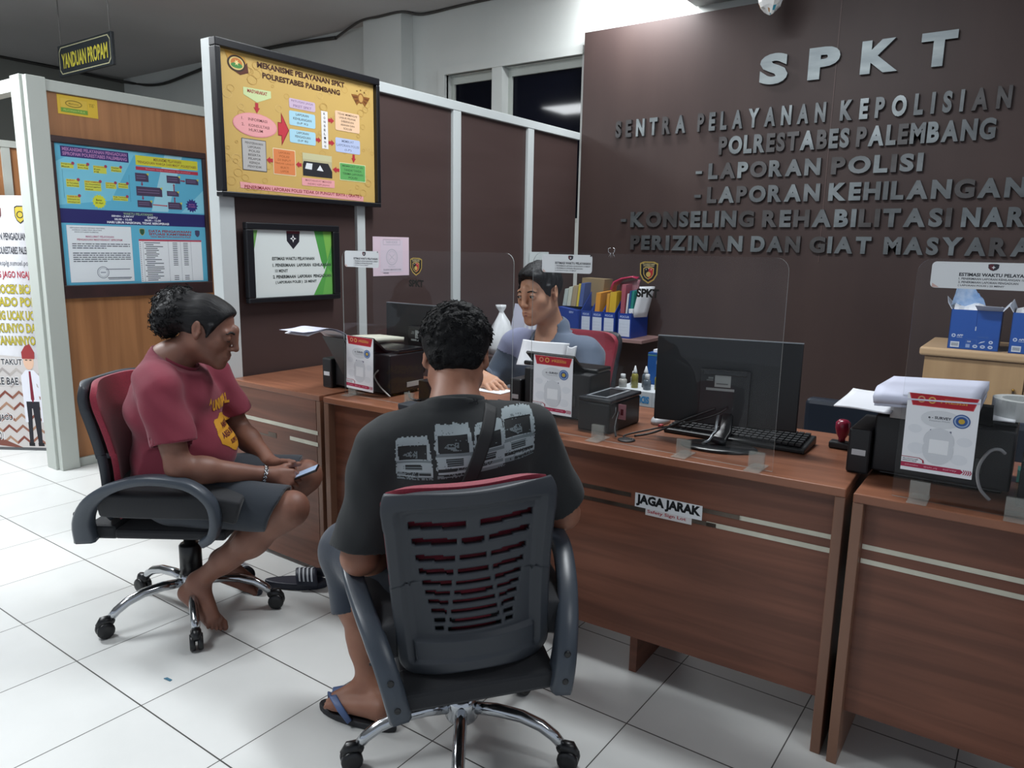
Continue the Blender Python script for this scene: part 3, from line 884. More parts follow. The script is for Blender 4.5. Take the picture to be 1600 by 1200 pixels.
# plastic bag bundle and lamp over the board
def crumple(name, label, cat, c, r, m, seed, cols=()):
    rnd = random.Random(seed); mb = MB(); mb.ball((0, 0, 0), r, m, 18, 12)
    ph = [(rnd.uniform(4, 11), rnd.uniform(4, 11), rnd.uniform(4, 11), rnd.uniform(0, 6)) for _ in range(5)]
    out = []
    for x, y, z in mb.v:
        s = 1 + sum(.08 * abs(math.sin(a * x / r[0] * .35 + b * y / r[1] * .35 + c_ * z / r[2] * .35 + d)) for a, b, c_, d in ph) - .2
        out.append((x * s, y * s, z * s))
    mb.v = out
    if cols:
        for i in range(len(mb.f)):
            if rnd.random() < .3: mb.m[i] = mb.slot(rnd.choice(cols))
    mb.smooth = [False] * len(mb.f)
    return mb
bagm = mat('crumpled_white_plastic', '#d4d4d2', rough=.35)
cb = crumple('x', '', '', None, (.075, .06, .12), bagm, 3, (ink('#2f7f93'), ink('#a07a52'), ink('#c4c2bd')))
cb.tube([(0, 0, .1), (0, .01, .22), (.0, .2, .26)], .012, mat('grey_bracket', '#77787a', rough=.4), seg=8)
tag(cb.build('wrapped_camera', loc=(-1.505, 4.62, 2.84)), 'bundle of crumpled plastic on a bracket over the board edge', 'wrapped camera')
wl = thing('wall_lamp', 'grey wall lamp housing above the board at the top of the picture', 'lamp', (-1.82, 4.72, 2.98))
MB().box((-.3, -.11, -.045), (.32, .27, .03), mat('lamp_housing', '#8b8d8a', rough=.45)).build('housing', wl, bevel=.012)
MB().tube([(-.10, .10, .15), (-1.10, .10, .15)], .014, mat('lit_tube', '#ffffff', emit=32.0), seg=10).build('tube', wl)
MB().box((-1.14, .08, .175), (-.05, .12, .21), mat('lamp_housing', '#8b8d8a')).build('batten', wl)
MB().box((-.14, .08, .03), (-.09, .12, .18), mat('lamp_housing', '#8b8d8a')).build('bracket', wl)
# ------------------------------------------------------------------ desks
M_DESK = mat('mahogany_laminate', '#7a4e3d', rough=0.38, color2='#643f31', scale=(1.0, 5, 16), detail=7, distortion=.8, noise=1.6, spec=.4)
M_TOP = mat('mahogany_top', '#8d5d46', rough=0.3, color2='#764c3a', scale=(1.1, 15, 5), detail=7, distortion=.8, noise=1.6, spec=.45)
M_EDGE = mat('mahogany_edge', '#84604c', rough=0.4, color2='#755342', scale=(6, 6, 1.2), detail=5)
M_FOIL = mat('pale_metal_strip', '#cfcdbd', rough=0.3, metal=.35, color2='#b9b7a8', scale=(9, 9, 9))
M_FOILD = mat('worn_metal_strip', '#6f655c', rough=0.3, metal=.7, color2='#54473f', scale=(9, 9, 9))
M_SCAR = mat('worn_laminate', '#53352b', rough=.7)

def desk(label, x0, x1, depth, loc, rz, panel_z, stripes, recess=.035, side_l=True, side_r=True, tz=.766, foot=None):
    """front edge along local x, room side at -y"""
    t = thing('office_desk', label, 'desk', loc, rz)
    tp = MB(); tp.box((x0, 0, tz - .024), (x1, depth, tz), M_TOP)
    tp.build('desktop', t, bevel=.003)
    for on, a, b in ((side_l, x0, x0 + .026), (side_r, x1 - .026, x1)):
        if on:
            s = MB(); s.box((a, .002, 0), (b, depth - .02, tz - .024), M_EDGE)
            s.build('side_panel', t, bevel=.002)
    p = MB(); p.box((x0 + .026, recess, panel_z), (x1 - .026, recess + .018, tz - .024), M_DESK)
    p.build('front_panel', t)
    for (a, b, za, zb, m) in stripes:
        MB().box((a, recess - .0012, za), (b, recess, zb), m).build('metal_strip', t)
    if foot is not None:
        MB().box((foot, recess + .05, 0), (foot + .025, recess + .42, tz - .03), M_DESK).build('support_panel', t)
    return t

# left desk against the partition
desk('mahogany office desk against the partition, next to the barefoot man', -2.912, -2.315, .62, (0, 1.93, 0), 0, .022,
     [(-2.912 + .027, -2.333, .601, .617, M_FOIL), (-2.51, -2.333, .553, .569, M_FOIL), (-2.9, -2.60, .545, .552, M_FOILD), (-2.655, -2.60, .552, .566, M_FOILD)], recess=.001)
# centre desk, a touch askew
ang = math.atan2(.075, 1.90)
L = 1.94
desk('long mahogany centre desk with a safety sign on its front panel', .014, L, .62, (-2.302, 1.925, 0), ang, .15,
     [(L - .029 - .245, L - .03, .611, .624, M_FOIL), (L - .029 - .34, L - .03, .572, .586, M_FOIL), (1.16, 1.33, .611, .624, M_FOILD), (.3, 1.16, .611, .624, M_FOILD), (.3, 1.60, .572, .584, M_FOILD), (1.55, 1.67, .611, .624, M_FOILD)], foot=1.33)
desk('mahogany desk at the right edge, parted by a gap from the centre desk', 0, 1.9, .62, (-.343, 1.985, 0), .012, .147,
     [(.028, 1.87, .611, .624, M_FOIL), (.028, 1.87, .572, .585, M_FOIL)], tz=.764)

# safety sign stuck on the centre desk
ca, sa = math.cos(ang), math.sin(ang)
def on_front(px, dy=0.0):
    return Vector((-2.302 + px * ca - (.035 - dy) * sa, 1.925 + px * sa + (.035 - dy) * ca, 0))
o = on_front(1.345, .0016)
sg = MB(); R_ = Matrix.Rotation(ang, 3, 'Z')
pr = Print()
pr.rect(0, .002, .212, .046, '#dcdfe2'); pr.text('JAGA JARAK', .004, .0055, .208, .0435, '#101216', .055)
pr.rect(.036, -.018, .182, .001, '#d3d0d0'); pr.text('Safety Sign Lot', .042, -.013, .165, .0, '#a8343e', .02)
pr.mesh(sg, (0, 0, 0), (1, 0, 0), (0, 0, 1), lift=.0003)
sg.box((0, -.0002, .002), (.212, .001, .046), ink('#dcdfe2'))
sg.box((.036, -.0002, -.018), (.182, .001, .002), ink('#d3d0d0'))
so = sg.build('safety_sign'); so.location = o + Vector((0, 0, .583)); so.rotation_euler = (0, 0, ang)
tag(so, 'black on white JAGA JARAK sticker on the centre desk front', 'sticker')

# ------------------------------------------------------------------ acrylic screens
M_ACR = clear_sheet('clear_acrylic', gloss=.9)
M_ACRE = milky('acrylic_edge', '#c9d2d0', .55)
M_ACRF = milky('acrylic_foot', '#b5b8b2', .22)

def acrylic(label, x0, x1, y, z0, z1, feet, emblem=None, rz=0.0):
    t = thing('acrylic_screen', label, 'screen', (x0, y, z0), rz)
    w = x1 - x0; h = z1 - z0; r = .035
    out = [(0, 0), (w, 0)]
    for k in range(7):
        a = math.radians(k * 15); out.append((w - r + r * math.cos(a), h - r + r * math.sin(a)))
    for k in range(7):
        a = math.radians(90 + k * 15); out.append((r + r * math.cos(a), h - r + r * math.sin(a)))
    n = len(out); th = .004
    p = MB()
    p.add([(x, -th / 2, z) for x, z in out], [tuple(range(n))], M_ACR)
    ed = []
    vs = [(x, -th / 2, z) for x, z in out] + [(x, th / 2, z) for x, z in out]
    p.add(vs, [((i + 1) % n, i, n + i, n + (i + 1) % n) for i in range(n)], M_ACRE)
    p.build('pane', t)
    for fx in feet:
        f = MB()
        f.box((fx - .022, -.045, 0.0005), (fx + .022, .045, .004), M_ACRF)
        f.box((fx - .022, -.0065, .004), (fx + .022, -.0025, .048), M_ACRF)
        f.box((fx - .022, .0025, .004), (fx + .022, .0065, .048), M_ACRF)
        f.build('foot', t, bevel=.001)
    if emblem:
        ex, ez = emblem
        e = MB(); pr = Print()
        shield(pr, ex, ez, .058, .064, '#b59a4e', '#141316', '#a92a30')
        shield(pr, ex, ez + .001, .05, .055, '#17161a', '#17161a', '#17161a')
        shield(pr, ex, ez - .002, .034, .036, '#c4a65a', '#17161a', '#b02d33')
        pr.ell(ex, ez - .005, .0075, .0075, '#c4a65a'); pr.star(ex - .008, ez + .009, .001, .0022, 5, '#dad5c2'); pr.star(ex + .008, ez + .009, .001, .0022, 5, '#dad5c2'); pr.star(ex, ez + .012, .001, .0022, 5, '#dad5c2')
        pr.text('POLRESTABES', ex - .019, ez + .0225, ex + .019, ez + .0265, '#c9b98a', .03); pr.text('PALEMBANG', ex - .017, ez + .0175, ex + .017, ez + .0215, '#c9b98a', .03)
        pr.text('SPKT', ex - .036, ez - .073, ex + .036, ez - .047, '#15130f', .05)
        pr.mesh(e, (0, -.0022, 0), (1, 0, 0), (0, 0, 1), lift=.0002)
        e.build('emblem_decal', t)
    return t
Z_T = .7665
acrylic('clear acrylic screen on the left desk near the tall grey printer paper', -2.275, -1.445, 2.03, Z_T, 1.343, [.045, .355, .73], (.395, .52))
acrylic('clear acrylic screen in front of the man in blue', -1.372, -.562, 2.035, Z_T, 1.348, [.262, .55, .765], (.41, .53))
acrylic('clear acrylic screen on the right desk behind the large survey card', -.262, .56, 2.03, .7645, 1.355, [.06, .26, .74], (.42, .53))

# survey cards and service time stickers
def draw_survey(p, W, H, big=False):
    k = W / .148
    p.rect(0, 0, W, H, '#dfe1e5')
    for (x, y, r) in ((.2, .3, .02), (.8, .22, .018), (.15, .55, .015), (.85, .45, .016)): p.ell(x * W, y * H, r, r * .7, '#d6d9de')
    p.poly([(.02 * W, H), (.08 * W, .845 * H), (.92 * W, .845 * H), (.98 * W, H)], '#c8505a'); p.poly([(.035 * W, H), (.09 * W, .855 * H), (.91 * W, .855 * H), (.965 * W, H)], '#a5202c')
    p.ring(.2 * W, .93 * H, .008 * k, .008 * k, .003 * k, '#c58f6a'); p.ring(.35 * W, .93 * H, .008 * k, .008 * k, .003 * k, '#c99a52'); p.rect(.16 * W, .958 * H, .24 * W, .962 * H, '#c58f6a'); p.text('PRESISI', .47 * W, .905 * H, .83 * W, .945 * H, '#c68a45', .03); p.rect(.52 * W, .95 * H, .76 * W, .957 * H, '#c07a52')
    p.ell(.5 * W, .70 * H, .042 * k, .021 * k, '#cdd0d4')
    p.text('e - SURVEY', .32 * W, .70 * H, .64 * W, .735 * H, '#2c2f3a', .03); p.text('Pelayanan POLRI', .34 * W, .665 * H, .62 * W, .685 * H, '#8f939c', .01)
    p.ell(.78 * W, .705 * H, .0175 * k, .0165 * k, '#35548c'); p.ring(.78 * W, .705 * H, .015 * k, .014 * k, .003 * k, '#8fa5c6'); p.ell(.78 * W, .705 * H, .0065 * k, .006 * k, '#b59a3c')
    p.text('SCAN DISINI', .36 * W, .535 * H, .66 * W, .565 * H, '#2a2f5e', .05); p.poly([(.49 * W, .53 * H), (.49 * W, .51 * H), (.505 * W, .5 * H), (.52 * W, .51 * H), (.52 * W, .53 * H)], '#2a2f5e')
    p.ell(.5 * W, .43 * H, .032 * k, .03 * k, '#c9ccd1'); p.ell(.5 * W, .31 * H, .032 * k, .035 * k, '#c9ccd1')
    p.rect(.37 * W, .26 * H, .64 * W, .44 * H, '#e1e3e6')
    p.poly([(0, .135 * H), (0, .18 * H), (.26 * W, .18 * H), (.32 * W, .155 * H), (.33 * W, .115 * H)], '#a22a3d'); p.poly([(0, .112 * H), (0, .172 * H), (.25 * W, .172 * H), (.3 * W, .15 * H), (.305 * W, .112 * H)], '#e1e2e6')
    p.text('PELAYANAN KAMI', .02 * W, .145 * H, .24 * W, .16 * H, '#3d3f48', .02); p.text('BERIKAN NILAI', .02 * W, .122 * H, .22 * W, .137 * H, '#3d3f48', .02)
    p.poly([(0, .045 * H), (0, .105 * H), (.84 * W, .105 * H), (.88 * W, .075 * H), (.84 * W, .045 * H)], '#a22a4a')
    for i, s in enumerate(('polrestabes', '@spkt_plg', 'survey')): p.text(s, (.06 + .27 * i) * W, .062 * H, (.25 + .27 * i) * W, .085 * H, '#d99aa8', .01)
    for i in range(4): p.poly([((.87 + .03 * i) * W, .105 * H), ((.885 + .03 * i) * W, .105 * H), ((.905 + .03 * i) * W, .075 * H), ((.885 + .03 * i) * W, .045 * H), ((.87 + .03 * i) * W, .045 * H), ((.89 + .03 * i) * W, .075 * H)], '#a22a4a')

def card(label, x, z, w, h, y=2.0225, tilt=0.0, lean=0.0):
    m = MB(); m.box((0, 0, 0), (w, .0015, h), ink('#dfe1e5'))
    pr = Print(); draw_survey(pr, w, h); pr.mesh(m, (0, 0, 0), (1, 0, 0), (0, 0, 1), lift=.0003)
    o = m.build('survey_card'); o.location = (x, y, z); o.rotation_euler = (0, tilt, 0)
    tag(o, label, 'survey card')
    return o
card('white and red survey card on the left acrylic screen', -2.258, .795, .15, .212, tilt=math.radians(1.5))
card('white and red survey card on the screen before the man in blue', -1.357, .826, .15, .19, y=2.029)
card('large white and red survey card on the right screen', -.249, .838, .152, .194, tilt=math.radians(-.5))

def draw_time(p, W, H):
    p.text('ESTIMASI WAKTU PELAYANAN', .27 * W, .47 * H, .97 * W, .6 * H, '#33363c', .035)
    for i, s in enumerate(('1. PENERIMAAN LAPORAN KEHILANGAN 10 MENIT', '2. PENERIMAAN LAPORAN PENGADUAN', '( LAPORAN POLISI ) 25 MENIT')): p.text(s, .27 * W, (.34 - .13 * i) * H, (.97, .82, .7)[i] * W, (.42 - .13 * i) * H, '#474a50', .02)
    shield(p, .58 * W, .82 * H, .1 * W, .26 * H, '#33343c', '#5b2f36', '#33343c'); p.star(.58 * W, .82 * H, .008 * W, .02 * W, 4, '#dadce0')
    p.star(.97 * W, .95 * H, .01 * W, .02 * W, 4, '#2c2d33'); p.poly([(.02 * W, .02 * H), (.09 * W, .02 * H), (.02 * W, .18 * H)], '#c9a8a0')
def sticker(label, x0, x1, z0, z1, y):
    w, h = x1 - x0, z1 - z0
    m = MB(); pr = Print(); pr.rrect(0, 0, w, h, .010, '#d5d8da'); draw_time(pr, w, h); pr.mesh(m, (0, 0, 0), (1, 0, 0), (0, 0, 1), lift=.0002)
    bk = Print(); bk.rrect(-w, 0, 0, h, .010, '#d5d8da'); bk.mesh(m, (0, 0, 0), (-1, 0, 0), (0, 0, 1), lift=0)
    o = m.build('service_time_sticker'); o.location = (x0, y, z0)
    tag(o, label, 'sticker')
sticker('white service time sticker on the left acrylic screen corner', -2.257, -2.07, 1.276, 1.338, 2.027)
sticker('white service time sticker on the screen above the man in blue', -1.336, -1.152, 1.286, 1.343, 2.032)
sticker('white service time sticker on the right screen at the picture edge', -.232, -.02, 1.287, 1.348, 2.027)
# ------------------------------------------------------------------ printers, monitors and what lies on the desks
M_PRN = mat('printer_black', '#16181c', rough=0.42, spec=.45)
M_PRN2 = mat('printer_glossy_black', '#0e1013', rough=0.22, spec=.5)
M_PAPER = mat('white_paper', '#dfe1e6', rough=0.7)
M_LAV = mat('bluish_paper', '#c3c6d8', rough=0.7)
M_MON = mat('monitor_black', '#121417', rough=0.42)
M_MON2 = mat('monitor_gloss', '#1b1d20', rough=0.25)
M_SILV = mat('silver_plastic', '#8f9499', rough=0.28, metal=.7)
M_KEYS = mat('keyboard_keys', '#1d1f22', rough=0.5)
DZ = .766

def printer(label, x, y, rz=0.0, sx=1.0, d=.25):
    t = thing('printer', label, 'printer', (x, y, DZ + .0005), rz)
    b = MB(); b.box((-.135, 0, .012), (.185, d, .168), M_PRN); b.box((-.12, .02, 0), (.17, d - .02, .012), M_PRN2)
    b.build('body', t, bevel=.012, bseg=3)
    k = MB(); k.box((-.195, -.018, 0), (-.137, d - .04, .125), M_PRN); k.build('ink_tank', t, bevel=.006, bseg=2)
    lb = MB(); lb.box((-.183, -.0195, .052), (-.148, -.018, .068), ink('#c9ced2')); lb.build('white_label', t)
    ld = MB(); ld.box((-.18, .05, .169), (.185, d, .184), M_PRN2); ld.build('scanner_lid', t, bevel=.005)
    tr = MB()
    tr.prism([(-.10, .055, .165), (.13, .055, .165), (.13, -.03, .235), (-.10, -.03, .235)], (0, -.006, -.006), M_PRN2)
    tr.build('rear_tray', t)
    gr = MB()
    for i in range(6): gr.box((-.02 + .025 * i, -.002, .05), (-.004 + .025 * i, .0, .09), M_PRN2)
    gr.build('vent', t)
    t.scale = (sx, 1, 1)
    return t
printer('black printer on the left desk with grey sheets curling from its back', -2.262, 2.085, d=.2)
printer('black printer standing before the man in blue with one upright sheet', -1.40, 2.205, sx=.86, d=.15)
printer('black printer on the right desk behind the large survey card', -.207, 2.185)
M_FLAP = mat('tray_flap', '#1a1d22', rough=.45)
MB().prism([(-.148, -.052, .222), (-.012, -.058, .222), (.075, -.01, .082), (-.08, -.006, .065)], (0, .004, .002), M_FLAP).build('tray_flap', bpy.data.objects['printer'])

def bent_sheet(name, label, x0, x1, prof, th, m, cat='paper', rnd=0.0, loc=(0, 0, 0), rz=0.0, group=None, skew=0.0):
    """prof: list of (y, z) the sheet follows"""
    P = [Vector((0, a, b)) for a, b in prof]
    fine = []
    for i in range(len(P) - 1):
        a, b, c, d = P[max(i - 1, 0)], P[i], P[i + 1], P[min(i + 2, len(P) - 1)]
        for k in range(6):
            q = k / 6
            fine.append(0.5 * ((2 * b) + (c - a) * q + (2 * a - 5 * b + 4 * c - d) * q * q + (3 * b - a - 3 * c + d) * q ** 3))
    fine.append(P[-1]); n = len(fine) - 1
    mb = MB()
    mb.sheet(lambda u, v: (x0 + (x1 - x0) * u + skew * v, fine[round(v * n)].y, fine[round(v * n)].z + rnd * math.sin(u * 5 + v * 3)), 8, n, m, th=th)
    o = mb.build(name, None, loc); o.rotation_euler = (0, 0, rz)
    return tag(o, label, cat, group)
bent_sheet('paper_stack', 'grey white sheets curling out of the left printer', -2.425, -2.285, [(2.105, .945), (2.06, .985), (2.02, 1.012), (1.96, 1.027), (1.90, 1.023), (1.86, 1.013)], .0025, M_PAPER)
bent_sheet('paper_stack', 'upper loose sheet over the curled paper of the left printer', -2.42, -2.275, [(2.10, .955), (2.06, .993), (2.01, 1.022), (1.95, 1.036), (1.89, 1.031), (1.83, 1.03)], .0008, M_LAV)
bent_sheet('paper_sheet', 'blank white sheet standing in the printer before the man in blue', -1.59, -1.385, [(2.258, .93), (2.272, .955), (2.286, .985), (2.30, 1.022)], .0006, M_PAPER, rnd=.002)
bent_sheet('paper_sheet', 'curled sheet edge hanging at the right of the upright sheet', -1.384, -1.345, [(2.262, .915), (2.268, .95), (2.276, .985), (2.285, 1.016)], .0006, M_PAPER, rnd=.004)
bent_sheet('paper_sheet', 'white sheets lying on the printer left of the folded paper bundle', -.44, -.30, [(2.13, .956), (2.2, .957), (2.3, .960), (2.37, .968)], .004, M_PAPER, rnd=.002)
bent_sheet('paper_sheet', 'white sheet behind the large survey card on the right printer', -.11, -.03, [(2.2, .958), (2.26, .958), (2.36, .962)], .003, M_PAPER)
rm = MB()
rm.sheet(lambda u, v: (-.328 + .228 * u, 2.02 + .30 * v, 1.012 + .012 * u + .022 * math.sin(math.pi * min(v * 6, 1) * .5) - .01 * v), 10, 18, M_LAV, th=.022)
rm.sheet(lambda u, v: (-.326 + .225 * u, 2.035 + .26 * v, .998 + .012 * u), 8, 6, M_LAV, th=.012)
tag(rm.build('paper_bundle'), 'thick folded bundle of bluish paper on the right printer', 'paper')
bent_sheet('paper_sheet', 'grey sheet hanging down under the folded bundle on the right printer', -.305, -.235, [(2.165, .935), (2.163, .96), (2.162, .985), (2.17, 1.0)], .001, mat('grey_paper', '#a9a8a8', rough=.7))
bent_sheet('paper_stack', 'small stack of yellowish papers on top of the left printer', -2.43, -2.28, [(2.2, .975), (2.28, .972), (2.38, .965)], .02, mat('yellowish_paper', '#c3c3b4', rough=.7))
tb = MB(); tb.prism([(-2.205, 2.18, .7665), (-2.075, 2.18, .795), (-2.075, 2.18, .815), (-2.205, 2.18, .815)], (0, .10, 0), mat('grey_white_plastic', '#a9adac', rough=.5))
tag(tb.build('plastic_wedge'), 'pale wedge shaped box on the left desk behind the acrylic', 'box')

# flat printer beside the man in blue's printer
t = thing('printer', 'low black flat top printer between the man in blue and the monitor', 'printer', (-1.25, 2.115, DZ + .0005))
b = MB(); b.box((.016, 0, .0), (.135, .225, .098), M_PRN); b.build('body', t, bevel=.006)
b = MB(); b.box((.014, .003, .099), (.138, .228, .112), mat('printer_grey_lid', '#2b2e33', rough=.25)); b.build('scanner_lid', t, bevel=.004)
b = MB(); b.box((.03, .03, .1125), (.11, .20, .114), mat('lid_silver_edge', '#8d9197', rough=.3)); b.box((.04, .04, .1128), (.10, .19, .1145), mat('lid_dark_glass', '#24272b', rough=.1)); b.build('lid_panel', t)
MB().tube([(.135, .02, .05), (.142, .03, .07), (.137, .04, .085)], .002, M_SILV, seg=6).build('handle', t)

def monitor(label, x, y, rz, w, z0, z1, lean=0.0, base=None, stick=True):
    t = thing('monitor', label, 'monitor', (x, y, DZ + .0005), rz)
    a, c = z0 - DZ, z1 - DZ
    p = MB(); p.box((-w / 2, 0, a), (w / 2, .022, c), M_MON); p.build('screen_shell', t, bevel=.004)
    s = MB(); s.box((-w / 2 + .012, .0222, a + .02), (w / 2 - .012, .0232, c - .012), M_NIGHT); s.build('screen', t)
    h = MB(); h.box((-.075, -.022, a + .005), (.075, 0, a + (c - a) * .66), M_MON); h.box((-.065, -.026, a + (c - a) * .6), (.065, -.022, a + (c - a) * .66), M_MON2)
    h.build('back_housing', t, bevel=.006)
    e = MB(); e.box((-w / 2, .002, c), (w / 2, .02, c + .002), M_SILV); e.build('top_edge', t)
    if stick:
        l = MB(); pr = Print(); pr.rect(-.055, 0, .03, .008, '#9aa09f'); pr.rect(-.03, .012, .018, .05, '#a3a8a6'); pr.rect(-.025, .02, .01, .024, '#6f7473'); pr.rect(-.055, .03, -.035, .034, '#6f7473'); pr.rect(-.05, .036, -.035, .042, '#6f7473'); pr.mesh(l, (0.0, -.0222, a + (c - a) * .42), (1, 0, 0), (0, 0, 1)); l.build('type_label', t)
    st = MB(); st.strip([(0.015, -.012, a + .06), (.012, -.03, a - .01), (.0, -.055, .03), (-.005, -.065, .012)], (1, 0, 0), [.035, .04, .045, .05], .012, M_MON2)
    st.strip([(-.012, -.016, a + .05), (-.016, -.036, a - .01), (-.03, -.066, .02), (-.05, -.072, .008)], (1, 0, 0), .008, .008, M_SILV)
    st.build('stand', t)
    bs = MB(); n = 28
    bs.lathe([(1, 0), (1, .006), (.93, .010)], M_MON2, seg=n); bs.v = [(x_ * .115, y_ * .068 - .068, z_) for x_, y_, z_ in bs.v]
    bs.build('base', t)
    return t
mc = monitor('monitor turned away from us on the centre desk, with keyboard behind', -.785, 2.248, .235, .436, .822, 1.093)
ml = monitor('monitor on the left desk half hidden by the curly haired man', -2.21, 2.43, 0.0, .46, .835, 1.105)
cable('monitor_cable', [(-.80, 2.215, .88), (-.88, 2.2, .84), (-.97, 2.16, .79), (-1.03, 2.13, .772)], .0035, '#141518', 'black cable hanging from the centre monitor to the desk hole')
cable('monitor_cable', [(-.765, 2.22, .885), (-.80, 2.2, .86), (-.9, 2.19, .82), (-.99, 2.2, .79), (-1.06, 2.12, .771), (-1.02, 2.09, .770)], .003, '#141518', 'second black cable looping from the centre monitor across the desk')

# keyboard with individual keys in its mesh
t = thing('keyboard', 'long black keyboard lying behind the centre acrylic screen', 'keyboard', (-.765, 2.345, DZ + .0005), 0.02)
kb = MB(); kb.prism([(-.225, -.08, 0), (-.225, .075, 0), (-.225, .075, .028), (-.225, -.08, .014)], (.45, 0, 0), M_MON); kb.build('case', t, bevel=.004)
kk = MB()
for r in range(6):
    for c in range(22):
        x = -.212 + c * .0193; y = -.062 + r * .0225; z = .0165 + (y + .08) * .09
        if r == 0 and 4 <= c <= 9: continue
        kk.box((x, y, z), (x + .0155, y + .0175, z + .007), M_KEYS)
kk.box((-.134, -.062, .018), (-.022, -.0445, .0255), M_KEYS)
kk.build('keys', t)

t = thing('rubber_stamp', 'rubber stamp with a dark red knob on the centre desk end', 'stamp', (-.468, 2.425, DZ + .0005))
MB().box((-.034, -.02, 0), (.034, .02, .022), mat('stamp_black', '#18191c', rough=.4)).build('stamp_base', t, bevel=.005)
MB().lathe([(.010, .022), (.010, .032), (.017, .045), (.0225, .066), (.0215, .082), (.014, .09), (.004, .092)], mat('stamp_red', '#7c1a33', rough=.25)).build('handle', t)
# computer mouse, tray, folder and small things
ms = MB(); ms.ball((0, 0, .004), (.03, .052, .026), mat('mouse_white', '#c9ccd0', rough=.3)); ms.v = [(x, y, max(z, 0)) for x, y, z in ms.v]
o = ms.build('computer_mouse', None, (-1.055, 2.385, DZ + .0005)); tag(o, 'small pale mouse at the left end of the keyboard', 'mouse')
o = MB().box((0, 0, 0), (.012, .02, .009), mat('red_light_colour', '#a2232e', rough=.3)).build('red_light_spot', None, (-1.03, 2.31, DZ + .0005)); tag(o, 'tiny red light beside the keyboard end', 'red light')  # small red light, put into the colour of an unlit block
o = MB().box((0, 0, 0), (.20, .072, .022), mat('dark_tray', '#272c33', rough=.5)).build('document_tray', None, (-1.905, 1.95, DZ + .001), bevel=.004); tag(o, 'dark flat folder on the desk edge beside the left acrylic', 'folder')
o = MB().box((0, 0, 0), (.07, .06, .085), mat('black_plastic', '#121317', rough=.4)).build('card_reader', None, (-1.94, 2.1, DZ + .001), bevel=.004); tag(o, 'small black box on the left desk near the ear of the curly haired man', 'box')
cable('usb_cable', [(-2.13, 2.075, .872), (-2.146, 2.07, .853), (-2.143, 2.07, .836), (-2.11, 2.07, .803), (-2.066, 2.075, .772)], .003, '#c4c2bd', 'white cable bent above the left desk behind the acrylic')
cable('usb_cable', [(-.04, 2.11, .895), (-.052, 2.1, .905), (-.07, 2.1, .898), (-.086, 2.1, .868), (-.09, 2.1, .835), (-.08, 2.1, .80), (-.058, 2.105, .775)], .004, '#b4b6b8', 'white cable arching beside the large survey card')
cable('power_cable', [(-1.99, 2.1, .80), (-1.96, 2.08, .78), (-1.93, 2.1, .775), (-1.9, 2.16, .80), (-1.87, 2.2, .835), (-1.84, 2.22, .83)], .0045, '#191a1e', 'black cable loops behind the neck of the curly haired man')
gm = MB(); gm.lathe([(.028, 0), (.028, .003), (.02, .004)], mat('grommet', '#1b1c1f', rough=.5)); o = gm.build('desk_grommet', None, (-1.035, 2.085, DZ + .0005)); tag(o, 'round black cable hole cover on the centre desk', 'cable cover')
cable('printer_cable', [(-1.115, 2.19, .86), (-1.1, 2.15, .84), (-1.085, 2.1, .80), (-1.07, 2.08, .773)], .003, '#141518', 'black cable with pink tag beside the flat printer')
tg = MB(); tg.box((0, 0, 0), (.028, .001, .05), ink('#c98f98')); tg.box((.009, -.0006, .014), (.019, 0, .034), ink('#6b1f2a'))
o = tg.build('cable_tag', None, (-1.10, 2.147, .815)); tag(o, 'pink paper tag hanging on the printer cable', 'tag')

o = MB().box((0, 0, 0), (.15, .10, .001), M_PAPER).build('paper_sheet', None, (-1.93, 2.42, DZ + .0012)); tag(o, 'white paper on the desk under the hand of the man in blue', 'paper')
# tape roll, box and cloth at the right edge
tr = MB()
n = 36; ro, ri, hh = .066, .045, .05
vs = []; fs = []
for k in range(n):
    a = 2 * math.pi * k / n
    for r_, z_ in ((ro, 0), (ro, hh), (ri, hh), (ri, 0)): vs.append((r_ * math.cos(a), r_ * math.sin(a), z_))
for k in range(n):
    j = (k + 1) % n
    for q in range(4): fs.append((4 * k + q, 4 * j + q, 4 * j + (q + 1) % 4, 4 * k + (q + 1) % 4))
tr.add(vs, fs, mat('clear_tape', '#cfd2d0', rough=.2, spec=.6), False)
o = tr.build('tape_roll', None, (-.022, 2.30, .9515)); tag(o, 'wide roll of clear packing tape on the right printer', 'tape')
o = MB().box((0, 0, 0), (.09, .12, .115), M_PRN).build('speaker_box', None, (-.005, 2.12, .766), bevel=.004); tag(o, 'black box at the right picture edge on the right desk', 'box')
o = MB().box((0, 0, 0), (.075, .09, .03), mat('beige_card', '#8f8583', rough=.6)).build('card_box', None, (.0, 2.13, .8815), bevel=.002); tag(o, 'grey card box on top of the black box at the picture edge', 'box')
o = MB().prism([(0, 0, 0), (.06, 0, 0), (.0, 0, .035)], (0, .05, 0), mat('teal_card', '#5aa79b', rough=.6)).build('teal_wedge', None, (-.012, 2.36, .766)); tag(o, 'teal folded card behind the right printer', 'card')

# wire clips on the centre acrylic
cl = MB(); cm = mat('wire_chrome', '#b5b7b9', rough=.25, metal=.9)
for s in (-1, 1):
    cl.tube([(s * .003, -.006, 0), (s * .010, -.007, .004), (s * .011, -.007, .014), (s * .004, -.006, .017)], .0011, cm, seg=6)
cl.tube([(-.010, -.004, -.010), (-.003, -.004, .002), (-.003, -.004, -.012)], .0011, cm, seg=6)
cl.tube([(.010, -.004, -.010), (.003, -.004, .002), (.003, -.004, -.012)], .0011, cm, seg=6)
o = cl.build('wire_clip', None, (-1.085, 2.035, 1.3495)); tag(o, 'bent wire clip on the top edge of the acrylic before the man in blue', 'clip')

